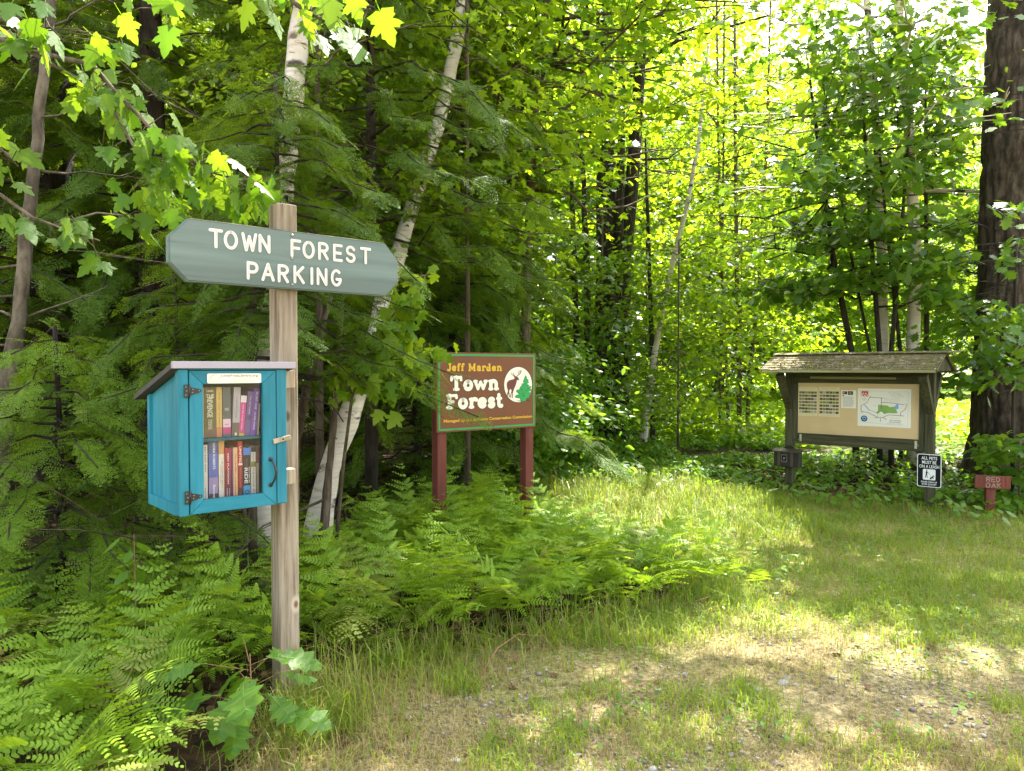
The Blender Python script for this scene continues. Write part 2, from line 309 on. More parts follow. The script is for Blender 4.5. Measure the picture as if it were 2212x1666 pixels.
# ---------------------------------------------------------------- ground sheet
def build_ground():
    xs=np.unique(np.concatenate([np.linspace(-160,-9,26),np.arange(-9,10.01,.13),np.linspace(10,160,26)])); ys=np.unique(np.concatenate([np.linspace(-60,-1,14),np.arange(-1,15.01,.13),np.linspace(15,240,50)]))
    X,Y=np.meshgrid(xs,ys); Z=gh(X,Y); V=np.stack([X,Y,Z],-1).reshape(-1,3); nx,ny=len(xs),len(ys)
    i=np.arange(nx*ny).reshape(ny,nx); F=np.stack([i[:-1,:-1],i[:-1,1:],i[1:,1:],i[1:,:-1]],-1).reshape(-1,4)
    m,N,L,b=newmat('ground_soil'); at=N.new('ShaderNodeAttribute'); at.attribute_name='zone'; sp=N.new('ShaderNodeSeparateColor'); L.new(at.outputs['Color'],sp.inputs[0])
    n1=_noise(N,L,1.6,6); n2=_noise(N,L,38,6); n3=_noise(N,L,9,5); n4=_noise(N,L,140,3)
    soil=_ramp(N,L,n2.outputs[0],[(.3,(.075,.056,.030)),(.5,(.17,.130,.068)),(.68,(.31,.25,.14))]); grit=_ramp(N,L,n4.outputs[0],[(.60,(0,0,0)),(.68,(1,1,1))])
    soil2=_mix(N,L,grit.outputs[0],soil.outputs[0],(.42,.38,.33)); straw=_ramp(N,L,n2.outputs[0],[(.3,(.13,.11,.035)),(.55,(.29,.245,.085)),(.7,(.42,.36,.15))])
    turf=_ramp(N,L,n2.outputs[0],[(.3,(.07,.09,.018)),(.55,(.18,.205,.045)),(.7,(.30,.29,.10))]); lit=_ramp(N,L,n3.outputs[0],[(.3,(.012,.008,.005)),(.5,(.040,.023,.012)),(.7,(.10,.06,.03))])
    f1=_ramp(N,L,n1.outputs[0],[(.38,(0,0,0)),(.62,(1,1,1))]); base=_mix(N,L,f1.outputs[0],turf.outputs[0],straw.outputs[0])
    col=_mix(N,L,sp.outputs[1],base,soil2); col=_mix(N,L,sp.outputs[0],col,lit.outputs[0]); col=_mix(N,L,sp.outputs[2],col,(.16,.25,.025))
    L.new(col,b.inputs['Base Color']); b.inputs['Roughness'].default_value=.95; b.inputs['Specular IOR Level'].default_value=.15; _bump(N,L,n2.outputs[0],b,.8,.02)
    me=npmesh('ground',V,[F],m,True)
    x,y=V[:,0],V[:,1]; z=np.zeros((len(V),4),np.float32); z[:,3]=1
    lw=lawn(x,y)|(y<2.0); z[:,0]=np.where(lw|(y>15),0,1); z[:,1]=np.clip((3.9-y+.8*(fbm(x*1.1,y*1.1,4)-.5)*2)/.8,0,1)*.8+.0*x
    z[:,1]=np.maximum(z[:,1],.8*np.exp(-(((x-1.5)/.9)**2+((y-3.85)/.45)**2))); z[:,2]=np.clip((y-13)/4,0,1)*np.clip((x+.5)/2,0,1); z[:,0]=np.where((x<.5)&(y>7.4)&(y<14),1,z[:,0])
    a=me.color_attributes.new('zone','FLOAT_COLOR','POINT'); a.data.foreach_set('color',z.ravel()); tag(link('ground',me),kind='structure')
build_ground()
# ---------------------------------------------------------------- lettering strokes
def arc(cx,cy_,rx,ry,a0,a1,n=14): return [(cx+rx*math.cos(R(a0+(a1-a0)*k/n)),cy_+ry*math.sin(R(a0+(a1-a0)*k/n))) for k in range(n+1)]
ROUTED={'T':(.72,[[(0,1),(.72,1)],[(.36,1),(.36,0)]]),'O':(.72,[arc(.36,.5,.36,.5,90,450,24)]),'W':(.86,[[(0,1),(.22,0)],[(.22,0),(.43,.85)],[(.43,.85),(.64,0)],[(.64,0),(.86,1)]]),
 'N':(.62,[[(0,0),(0,1)],[(0,1),(.62,0)],[(.62,0),(.62,1)]]),'F':(.58,[[(0,0),(0,1)],[(0,1),(.58,1)],[(0,.52),(.5,.52)]]),'R':(.6,[[(0,0),(0,1)],[(0,1),(.3,1)]+arc(.32,.75,.28,.25,90,-90,10)+[(0,.5)],[(.27,.5),(.6,0)]]),
 'E':(.56,[[(0,0),(0,1)],[(0,1),(.56,1)],[(0,.5),(.48,.5)],[(0,0),(.56,0)]]),'S':(.6,[arc(.3,.75,.28,.25,20,270,14)+arc(.3,.25,.3,.25,90,-160,14)]),'P':(.6,[[(0,0),(0,1)],[(0,1),(.3,1)]+arc(.32,.72,.28,.28,90,-90,10)+[(0,.44)]]),
 'A':(.72,[[(0,0),(.36,1)],[(.36,1),(.72,0)],[(.16,.34),(.56,.34)]]),'K':(.62,[[(0,0),(0,1)],[(.6,1),(0,.4)],[(.2,.58),(.62,0)]]),'I':(0,[[(0,0),(0,1)]]),'G':(.66,[arc(.34,.5,.34,.5,50,340,20)+[(.66,.42)],[(.36,.42),(.66,.42)]]),
 'D':(.62,[[(0,0),(0,1)],[(0,1),(.2,1)]+arc(.2,.5,.42,.5,90,-90,12)+[(0,0)]])}
def S_(x,z,w=.3): return [(x-w/2,z),(x+w/2,z)]
COOPER={'T':(.86,[S_(.43,.9,.66),[(.12,.9),(.1,.74)],[(.74,.9),(.76,.74)],[(.43,.9),(.43,.1)],S_(.43,.08,.3)]),'F':(.8,[S_(.42,.9,.6),[(.72,.9),(.74,.76)],[(.26,.9),(.26,.1)],S_(.26,.08,.34),[(.26,.48),(.52,.48)]]),
 'J':(.6,[S_(.38,.92,.3),[(.4,.92),(.4,.25)]+arc(.24,.24,.16,.17,0,-150,8)]),'M':(1.1,[S_(.2,.92,.2),[(.2,.9),(.2,.08)],S_(.2,.07,.24),[(.22,.92),(.55,.2)],[(.55,.2),(.86,.92)],[(.88,.9),(.88,.08)],S_(.88,.07,.24),S_(.9,.92,.2)]),
 'o':(.68,[arc(.34,.34,.23,.26,90,450,20)]),'w':(.98,[[(.1,.62),(.3,.1)],[(.3,.1),(.49,.56)],[(.49,.56),(.68,.1)],[(.68,.1),(.88,.62)],S_(.12,.62,.16),S_(.86,.62,.16)]),
 'n':(.82,[[(.2,.6),(.2,.08)],S_(.2,.07,.22),S_(.14,.62,.1),[(.2,.42)]+arc(.4,.42,.2,.2,150,0,8)+[(.6,.08)],S_(.62,.07,.2)]),'r':(.6,[[(.2,.6),(.2,.08)],S_(.2,.07,.24),S_(.14,.62,.1),[(.2,.4)]+arc(.42,.42,.2,.2,160,50,6)]),
 'e':(.66,[arc(.33,.34,.23,.26,-40,-335,18),[(.14,.36),(.52,.36)]]),'s':(.56,[arc(.29,.48,.15,.13,30,270,10)+arc(.28,.2,.17,.14,90,-150,10)]),'t':(.5,[[(.22,.86),(.22,.2)]+arc(.36,.2,.14,.13,180,300,6),S_(.24,.62,.3)]),
 'f':(.5,[[(.22,.08),(.22,.72)]+arc(.36,.76,.14,.16,180,50,6),S_(.22,.07,.2),S_(.24,.6,.28)]),'a':(.68,[arc(.3,.22,.16,.14,90,450,12),[(.14,.56)]+arc(.32,.48,.18,.15,110,0,6)+[(.5,.1)],S_(.53,.07,.12)]),
 'd':(.74,[arc(.28,.3,.18,.24,90,450,14),[(.5,.92),(.5,.08)],S_(.44,.92,.14),S_(.54,.07,.14)]),' ':(.4,[])}
def strokes(mb,font,text,x,z,h,wd,y,mi,track=.18,width=None,dz=.0002,sx=1.0,M=None):
    tot=sum(font[c][0] for c in text)+track*(len(text)-1)
    if width: sx=width/(tot*h)
    cx=x; n=0
    for c in text:
        for st in font[c][1]:
            k=.68 if (len(st)==2 and abs(st[0][1]-st[1][1])<.01 and font is COOPER) else (.8 if len(st)==2 and st[0][0]!=st[1][0] and font is COOPER else 1); mb.ribbon([(cx+a*h*sx,z+b*h) for a,b in st],wd*(k if wd<.03*1.9 else k),y-dz*(n%5),mi,M); n+=1
        cx+=(font[c][0]+track)*h*sx
# ---------------------------------------------------------------- parking sign post
TH=R(40.5)
def build_parking_sign():
    root=empty('parking_sign',(-1.045,3.35,0),TH,'grey green pointed wooden sign reading TOWN FOREST PARKING on a weathered square post','sign')
    f=.0475
    p=MB(); p.box(-f,f,-f,f,-.15,2.245,0,.005); p.add([(-f+.004,-f+.004,2.245),(f-.004,-f+.004,2.243),(f-.004,f-.004,2.255),(-f+.004,f-.004,2.257)],[(0,1,2,3)]); p.build('post',M['post'],root)
    out=[(-.437,2.116),(-.514,2.037),(-.514,1.931),(-.443,1.858),(.486,1.856),(.557,1.927),(.557,2.038),(.486,2.114)]
    b=MB(); b.prism(out,-f-.038,-f-.0005,0,.006); b.build('board',M['board'],root)
    e=MB(); y=-f-.02
    e.box(-.43,.48,-f-.034,-f-.004,2.1145,2.1175,0,.001); e.build('worn_edge',M['edge'],root)
    l=MB(); y=-f-.038-.0012
    rows=[('TOWN',-.357,2.011,.0675,.255),('FOREST',.0,2.008,.0675,.402),('PARKING',-.196,1.891,.0675,.443)]
    pos={'TOWN':[-.357,-.295,-.221,-.147],'FOREST':[-.001,.055,.131,.205,.269,.345],'PARKING':[-.199,-.135,-.062,.011,.092,.122,.192]}
    hts={'TOWN':2.012,'FOREST':2.008,'PARKING':1.890}
    rr=random.Random(4)
    for wd_,xs in pos.items():
        n=0
        for c,x in zip(wd_,xs):
            for k,st in enumerate(ROUTED[c][1]):
                dzj=rr.uniform(-.0012,.0012)
                l.ribbon([(x+.006+a*.068*.95,hts[wd_]+dzj+bz*.0675) for a,bz in st],.0128,y-.0002*n,0); n+=1
                l.ribbon([(x+.0075+a*.068*.95,hts[wd_]+dzj-.001+bz*.0675) for a,bz in st],.0034,y-.0018-.0002*n,1)
    l.build('lettering',[M['white'],M['whitec']],root)
    for z in (2.098,1.995,1.878): MB().lathe([(.006,0),(.006,.002),(.002,.003)],n=10,M=Matrix.Translation((.006,y,z))@Matrix.Rotation(PI/2,4,'X')).build('screw',M['screw'],root)
build_parking_sign()
# ---------------------------------------------------------------- little library
BX=np.array([-1.326,2.9]); 
def build_library():
    root=empty('book_box',(BX[0],BX[1],0),TH,'teal painted little library box with glazed door and lavender edged roof','book box')
    Wd,D,z0=.44,.45,.914; zt=lambda y:1.500-.255*max(0,y)          # roof underside
    c=MB()                                                          # carcass: side frames, recessed panels, bottom, back
    def side(x0,x1,inn):
        c.prism_side=None
        for (y0,y1,za,zb) in ((.002,.035,z0,None),(.415,.45,z0-.012,None)): 
            c.add([(x0,y0,za),(x1,y0,za),(x1,y1,za),(x0,y1,za),(x0,y0,zt(y0)-.004),(x1,y0,zt(y0)-.004),(x1,y1,zt(y1)-.004),(x0,y1,zt(y1)-.004)],[(0,3,2,1),(4,5,6,7),(0,1,5,4),(1,2,6,5),(2,3,7,6),(3,0,4,7)])
        c.add([(x0,.0352,z0-.006),(x1,.0352,z0-.006),(x1,.4148,z0-.011),(x0,.4148,z0-.011),(x0,.0352,z0+.04),(x1,.0352,z0+.04),(x1,.4148,z0+.036),(x0,.4148,z0+.036)],[(0,3,2,1),(4,5,6,7),(0,1,5,4),(1,2,6,5),(2,3,7,6),(3,0,4,7)])
        a,b=(x0+.012,x1-.002) if inn>0 else (x0+.002,x1-.012)
        c.add([(a,.034,z0+.02),(b,.034,z0+.02),(b,.416,z0+.02),(a,.416,z0+.02),(a,.034,zt(.034)-.005),(b,.034,zt(.034)-.005),(b,.416,zt(.416)-.005),(a,.416,zt(.416)-.005)],[(0,3,2,1),(4,5,6,7),(0,1,5,4),(1,2,6,5),(2,3,7,6),(3,0,4,7)])
    side(0,.022,1); side(Wd-.022,Wd,-1)
    c.box(.0225,Wd-.0225,.01,.44,z0+.004,z0+.022); c.box(.0225,Wd-.0225,.425,.44,z0+.0225,zt(.44)-.006); c.build('case',M['teal'],root)
    fr=MB(); fr.box(-.002,.0345,-.020,.0015,z0-.002,1.499); fr.box(.3955,.4405,-.020,.0015,.918,1.499); fr.box(.035,.395,-.0195,.0013,1.4945,1.4995); fr.build('front_frame',M['teal'],root)
    # roof: sloping slab with lavender drip edge
    rf=MB(); ya,yb=-.03,.565; za,zb=1.5065,1.5065-.245*(yb-ya)
    V=[(-.026,ya,za),(.476,ya,za),(.476,yb,zb),(-.026,yb,zb),(-.026,ya,za+.022),(.476,ya,za+.022),(.476,yb,zb+.022),(-.026,yb,zb+.022)]
    rf.add(V,[(0,3,2,1),(4,5,6,7),(0,1,5,4),(1,2,6,5),(2,3,7,6),(3,0,4,7)]); roof=rf.build('roof',M['rooftop'],root)
    MB().box(-.0275,.4775,ya-.004,ya+.02,1.5015,1.5305,0,.002).build('drip_edge',M['roofing'],roof)
    # door
    door=MB(); y0,y1=-.0225,-.002; a,b,zc,zd=.0375,.3915,.9175,1.4915; ia,ib,ic,id_=.090,.333,.972,1.4385
    for q,mi in (([(a,zc),(ia,ic),(ia,id_),(a,zd)],0),([(b,zc),(b,zd),(ib,id_),(ib,ic)],0),([(a+.0008,zc-.0006),(b-.0008,zc-.0006),(ib,ic-.0006),(ia,ic-.0006)],1),([(a+.0008,zd+.0006),(ia,id_+.0006),(ib,id_+.0006),(b-.0008,zd+.0006)],1)):
        door.prism(q,y0-(0 if mi==0 else .0004),y1,mi,.0012)
    dr=door.build('door',[M['teal'],M['tealh']],root)
    MB().box(.086,.337,-.0095,-.0065,.968,1.4425,0,0).build('pane',M['glass'],dr)
    for nm,z in (('hinge',1.412),('hinge',.9875)):
        h=MB(); h.box(.0165,.0335,-.0262,-.0228+.0005,z-.026,z+.026,0,.001); h.tube([(.036,-.026,z-.027),(.036,-.026,z+.027)],[.0032,.0032],8); h.prism([(.039,z-.021),(.045,z-.016),(.078,z-.006),(.083,z-.002),(.083,z+.003),(.078,z+.007),(.045,z+.014),(.039,z+.021)],-.0258,-.0232,0,.0008)
        for sx,sz in ((.023,.016),(.023,-.016),(.026,0),(.048,-.006),(.05,.006),(.074,.001)): h.lathe([(.0028,0),(.0022,.0016),(.001,.002)],n=8,mi=1,M=Matrix.Translation((sx,-.0262,z+sz))@Matrix.Rotation(PI/2,4,'X'))
        h.build(nm,[M['blackmetal'],M['screw']],dr)
    hd=MB(); P=[];rad=[]
    for k in range(13):
        t=k/12; P.append((.3665+.012*math.sin(PI*t),-.026-.026*math.sin(PI*t)**.7,1.004+.11*t)); rad.append(.0034+.0024*math.sin(PI*t))
    hd.tube(P,rad,8)
    for z in (1.004,1.114): hd.lathe([(.0095,0),(.0095,.002),(.006,.005),(.002,.006)],n=14,M=Matrix.Translation((.3665,-.0228,z))@Matrix.Rotation(PI/2,4,'X'))
    hd.build('handle',M['blackmetal'],dr)
    pl=MB(); x0,x1,za,zb=.106,.327,1.4412,1.481; r=.004
    ol=[(x0+r,za),(x1-r,za),(x1,za+r),(x1,zb-r),(x1-r,zb),(x0+r,zb),(x0,zb-r),(x0,za+r)]; pl.prism(ol,-.0252,-.0232,0); y=-.0256
    pl.text('LittleFreeLibrary.org',.161,1.4678,.0105,y,1,width=.152,bold=.012); pl.text('Belmont Public Library',.241,1.4595,.0046,y,2,align='CENTER'); pl.text('made possible by a grant from the',.241,1.4522,.0043,y,2,align='CENTER'); pl.text('Institute of Museum & Library Services',.241,1.4446,.0043,y,2,align='CENTER',width=.115); pl.text('Charter # 131477',.111,1.4436,.0035,y,2,width=.048)
    for k,st in enumerate(([(.111,1.4605),(.114,1.457),(.119,1.462),(.118,1.474),(.122,1.478)],[(.121,1.462),(.128,1.476),(.132,1.478),(.13,1.468)],[(.134,1.473),(.138,1.478),(.142,1.472)],[(.124,1.457),(.123,1.449),(.13,1.452)],[(.134,1.455),(.139,1.46),(.142,1.452),(.148,1.457)],[(.15,1.462),(.156,1.466),(.16,1.462)],[(.155,1.465),(.156,1.45)])): pl.ribbon(st,.0013,y-.0001*k,1)
    pl.ribbon([(.317,1.4605),(.3195,1.457),(.323,1.4605)],.0016,y,1)
    pl.build('plaque',[M['cream'],flat('plaque_ink',(.12,.11,.10)),flat('plaque_small_ink',(.28,.26,.24))],dr)
    lt=MB(); A=Matrix.Translation((.4165,-.0215,1.1965))@Matrix.Rotation(-R(11),4,'Y'); lt.box(-.039,.039,-.009,-.0005,-.0105,.0105,0,.0015,A); lt.lathe([(.0045,0),(.004,.0015),(.001,.002)],n=10,mi=1,M=A@Matrix.Translation((.003,-.009,0))@Matrix.Rotation(PI/2,4,'X')); lt.build('latch',[M['block'],M['blackmetal']],root)
    MB().box(.0235,Wd-.0235,.012,.40,1.2025,1.2145,0,.001).build('shelf',M['tealh'],root)
    MB().box(.4405,.505,.035,.111,1.415,1.4935,0,.003).build('mounting_block',M['block'],root)
    MB().box(.4405,.508,.045,.111,.985,1.055,0,.003).build('mounting_block',M['block'],root)
build_library()
# ---------------------------------------------------------------- books
def build_books():
    z0l,zu=.9365,1.2147; sc=.24/535
    zz=lambda p:1.44-(p-365)*.467/1040                             # zoomed picture row to height on the door plane
    B=[ # x0,x1 (zoom px), top px, row, bands [(z0frac,z1frac,colour)], base colour, lean, label
     (598,612,372,1,[],(.55,.40,.2),0,'thin tan paperback at the left end of the upper shelf',[]),
     (613,719,366,1,[(.0,.18,(.20,.13,.07))],(.14,.12,.03),0,'thick olive hardback with large pale lettering on the upper shelf',[('Lewis',.955,.055,.5,.5,0,(.75,.7,.55)),('THE',.84,.075,.5,.62,0,(.75,.7,.5)),('REVENGE',.80,.40,.5,.62,-90,(.8,.76,.55)),('OF THE SNOW KING',.36,.20,.5,.5,-90,(.7,.65,.5))]),
     (721,774,368,1,[(0,.2,(.62,.24,.14))],(.66,.46,.14),0,'yellow and peach paperback beside the olive hardback',[('THE LAST SUMMER',.9,.75,.5,.34,-90,(.40,.22,.06))]),
     (779,852,385,1,[(0,.06,(.12,.13,.15)),(.06,.19,(.55,.06,.22)),(.19,.36,(.75,.55,.62))],(.12,.13,.11),0,'dark grey book with a pale pink and crimson foot on the upper shelf',[('SHADOWS',.6,.03,.5,.5,0,(.6,.6,.6)),('OF THE PAST',.57,.026,.5,.5,0,(.6,.6,.6)),('NOVEL',.28,.03,.5,.45,0,(.3,.1,.2))]),
     (862,928,395,1,[(0,.28,(.16,.12,.09))],(.46,.42,.42),2.5,'pale grey book with a brown foot leaning on the upper shelf',[('A WINTER HOUSE',.8,.42,.5,.3,-90,(.25,.22,.22)),('|',.08,.07,.5,.3,0,(.8,.78,.7))]),
     (916,972,478,1,[(0,.07,(.62,.52,.05)),(.83,1,(.78,.74,.68))],(.62,.07,.27),5,'bright pink paperback with a yellow foot on the upper shelf',[('LOVE AND OTHER WORDS',.78,.62,.5,.3,-90,(.85,.6,.7))]),
     (972,1030,440,1,[],(.21,.14,.30),6,'muted purple paperback between the pink and violet ones',[('THE LAST SLEEPER',.9,.42,.5,.3,-90,(.6,.55,.7)),('18',.42,.09,.5,.7,0,(.1,.08,.14))]),
     (1028,1085,410,1,[],(.27,.13,.50),6,'violet paperback with an orange edge and white lettering',[('SECRET CASE',.93,.38,.55,.5,-90,(.85,.8,.9)),('LAUREN EVANS',.5,.38,.55,.38,-90,(.85,.8,.9))]),
     (1096,1112,560,1,[],(.66,.62,.5),4,'thin cream book at the right end of the upper shelf',[]),
     (598,640,920,0,[],(.76,.72,.63),0,'slim white paperback at the left end of the lower row',[('NO EASY DAY',.96,.42,.55,.46,-90,(.2,.16,.13)),('MARK OWEN',.28,.24,.5,.3,-90,(.4,.36,.32))]),
     (648,733,890,0,[(0,.16,(.07,.07,.06)),(.16,.42,(.36,.28,.48)),(.42,.8,(.13,.17,.46))],(.10,.12,.26),0,'thick blue and violet novel with white lettering in the lower row',[('NORA ROBERTS',.97,.42,.58,.34,-90,(.8,.8,.85)),('Becoming',.3,.27,.58,.36,-90,(.85,.82,.85))]),
     (738,790,885,0,[(0,.09,(.62,.33,.10)),(.78,1,(.62,.34,.11))],(.76,.70,.58),0,'cream book with orange head and foot in the lower row',[('ELIZABETH BERG',.66,.42,.6,.26,-90,(.3,.27,.24)),('OPEN HOUSE',.62,.3,.3,.2,-90,(.45,.42,.38))]),
     (796,853,964,0,[(0,.3,(.13,.03,.045)),(.3,.6,(.22,.03,.045))],(.40,.03,.05),0,'dark red hardback with white lettering in the lower row',[('RED PLATOON',.9,.56,.5,.34,-90,(.85,.75,.7)),('CLINTON',.26,.2,.68,.24,-90,(.75,.62,.6)),('ROMESHA',.26,.22,.3,.24,-90,(.75,.62,.6))]),
     (855,868,966,0,[],(.09,.05,.24),0,'very thin indigo book beside the dark red hardback',[]),
     (870,912,962,0,[],(.74,.44,.22),0,'peach paperback with red script in the lower row',[('The Lake Effect',.88,.38,.55,.4,-90,(.6,.1,.08)),('LANA FERGUSON',.46,.38,.45,.28,-90,(.3,.08,.06))]),
     (916,958,910,0,[(0,.22,(.10,.06,.05)),(.22,.58,(.33,.03,.035)),(.6,.63,(.78,.7,.6))],(.52,.04,.04),0,'tall red paperback with a white title box in the lower row',[('UNITED',.92,.3,.5,.62,-90,(.85,.8,.75)),('MASSACRES',.56,.34,.5,.5,-90,(.55,.14,.12))]),
     (963,1032,972,0,[(0,.28,(.10,.36,.60)),(.28,.86,(.045,.042,.04)),(.86,1,(.10,.24,.66))],(.05,.05,.05),0,'black and blue paperback with a large white title in the lower row',[('RIDE',.62,.30,.40,.62,-90,(.85,.85,.85)),('MAXIMUM',.63,.3,.82,.22,-90,(.75,.75,.75)),('JAMES PATTERSON',.8,.2,.5,.2,-90,(.4,.1,.08)),('O',.16,.12,.5,.6,0,(.04,.1,.2))]),
     (1037,1083,968,0,[(.9,1,(.04,.04,.04)),(.62,.72,(.24,.25,.06))],(.74,.71,.62),0,'white paperback with grey lettering and a black head in the lower row',[('Estes',.88,.2,.5,.4,-90,(.4,.36,.33)),('GINGER PYE',.6,.56,.5,.5,-90,(.30,.27,.25))]),
     (1088,1112,966,0,[(0,.12,(.10,.04,.05)),(.68,1,(.26,.08,.12))],(.48,.44,.36),0,'narrow book with maroon head and foot at the right end of the lower row',[('STORIES',.64,.4,.5,.3,-90,(.3,.28,.24))])]
    rr=random.Random(7); ca,sa=math.cos(TH),math.sin(TH); names=[]
    for i,(a,b,top,row,bands,base,lean,label,txt) in enumerate(B):
        d=.045+.012*rr.random(); k=d/3.065; f=lambda p:(lambda x:x+(x+.874)*k)(.09+(p-590)*sc)
        x0,x1=f(a)+.0004,f(b)-.0004; zb=z0l if row==0 else zu; zt=1.5+(zz(top)-1.5)*(1+k)
        if row: zt=min(zt,1.423)
        else: zt=min(zt,1.199)
        wd,h=x1-x0,zt-zb; dep=.13+.03*rr.random()
        root=empty('book',(BX[0]+ca*x0-sa*d,BX[1]+sa*x0+ca*d,zb+.0006),TH,label,'book','books in the little library')
        mats=[flat('book_cover',base,.45)]; c=MB(); A=Matrix.Rotation(R(lean),4,'Y') if lean else Matrix()
        t=min(.0016,wd*.15)
        c.box(0,t,0,dep,0,h,0,0,A); c.box(wd-t,wd,0,dep,0,h,0,0,A); c.box(t,wd-t,0,.0018,0,h,0,0,A)
        for (za,zb2,colr) in bands:
            mats.append(flat('cover_band',colr,.45)); c.rect(.0002,wd-.0002,h*za+.0002,h*zb2-.0002,-.0003,len(mats)-1,A)
        n=0
        for (body,zf,ln,xf,hf,rot,colr) in txt:
            mats.append(flat('spine_ink',colr,.5)); n+=1; hh=wd*hf*.72
            if rot: c.text(body,wd*xf-hh*.5,h*zf,hh,-.0006-.0001*n,len(mats)-1,A,rot=-PI/2,width=h*ln,bold=.02)
            else: c.text(body,wd*xf,h*zf-.01,min(h*ln,wd*hf),-.0006-.0001*n,len(mats)-1,A,align='CENTER',width=wd*hf*1.1,bold=.02)
        c.build('cover',mats,root)
        MB().box(t+.0002,wd-t-.0002,.002,dep-.004,.003,h-.003,0,0,A).build('page_block',M['cream'],root)
build_books()
# ---------------------------------------------------------------- brown town forest sign
def build_forest_sign():
    T3=R(37.5); root=empty('forest_sign',(-.5874,5.7,0),T3,'brown painted forest sign with green border, deer emblem and two red brown posts','sign')
    for x in (.018,.905): MB().box(x,x+.085,.0195,.1045,-.2,1.612,0,.004).build('post',M['redpost'],root)
    b=MB(); b.box(0,1.0,0,.019,1.0,1.632,0,.002); b.build('panel',M['brown'],root)
    y=-.0012; l=MB()
    for (x0,x1,z0,z1) in ((.016,.984,1.604,1.618),(.016,.984,1.014,1.028),(.016,.030,1.0282,1.6038),(.970,.984,1.0282,1.6038)): l.rect(x0,x1,z0,z1,y,0)
    l.build('border',M['green'],root)
    t=MB()
    def cooper(txt,x,z,h,width,wd,mi,om):
        strokes(t,COOPER,txt,x,z,h,wd*1.24,y,om,.06,width,.00015); strokes(t,COOPER,txt,x,z,h,wd,y-.0011,mi,.06,width,.00015)
    cooper('Jeff',.095,1.484,.060,.162,.0165,1,2); cooper('Marden',.295,1.483,.060,.34,.0165,1,2)
    cooper('Town',.122,1.328,.116,.482,.035,0,2); cooper('Forest',.082,1.184,.116,.557,.035,0,2)
    t.build('title_lettering',[M['cream'],M['yellow'],M['outline']],root); t=MB()
    t.text('Managed by the Belmont Conservation Commission',.063,1.078,.024,y,1,width=.895,bold=.03,rot=R(.3))
    t.build('caption_lettering',[M['cream'],M['yellow'],M['outline']],root)
    e=MB(); e.sheet([(.806+.153*math.cos(2*PI*k/48),1.367+.153*math.sin(2*PI*k/48)) for k in range(48)],y,3); e.sheet([(.806+.149*math.cos(2*PI*k/48),1.367+.149*math.sin(2*PI*k/48)) for k in range(48)],y-.0004,0)
    def Q(px,py): return (.653+(px-722)*.306/258,1.52-(py-205)*.304/325)
    deer=[(752,345),(770,328),(795,322),(812,318),(822,300),(826,292),(843,296),(860,320),(852,330),(838,328),(836,345),(830,368),(820,392),(812,410),(806,430),(800,455),(790,440),(788,412),(778,408),(772,418),(768,440),(762,452),(756,440),(758,415),(750,395),(747,365)]
    e.sheet([Q(*p) for p in deer][::-1],y-.0008,1)
    for k,st in enumerate(([(826,292),(812,285),(796,280),(790,262)],[(812,285),(808,262)],[(838,290),(856,280),(872,262),(878,240)],[(856,280),(852,250)],[(866,268),(866,235)],[(800,455),(795,485)],[(788,440),(780,480)],[(766,440),(770,475)],[(756,440),(752,465)],[(822,302),(812,292)])): e.ribbon([Q(*p) for p in st],.006 if k<5 else .009,y-.0010-.00015*k,1)
    tree=[(918,288),(930,305),(926,315),(946,330),(938,342),(950,352),(930,362),(952,378),(944,388),(968,380),(962,405),(968,425),(950,432),(966,455),(958,470),(940,470),(956,490),(930,492),(920,505),(918,520),(880,522),(872,512),(868,490),(845,488),(822,478),(836,460),(860,455),(835,430),(840,415),(862,412),(868,395),(885,372),(880,362),(905,358),(893,345),(902,325),(908,305)]
    e.sheet([Q(918+(p[0]-918)*1.05,405+(p[1]-405)*1.03) for p in tree][::-1],y-.0016,3); e.sheet([Q(*p) for p in tree][::-1],y-.0022,2)
    for k,(px,py) in enumerate(((905,362),(930,378),(880,412),(925,425),(890,450),(940,405),(900,470))): e.ribbon([Q(px-8,py),Q(px,py+4),Q(px+9,py-3)],.004,y-.0027-.0001*k,3)
    e.ribbon([Q(840,515),Q(870,516)],.004,y-.0027,3); e.ribbon([Q(925,512),Q(955,520)],.004,y-.0028,3)
    e.build('emblem',[M['cream'],M['deer'],M['green'],M['outline']],root)
build_forest_sign()
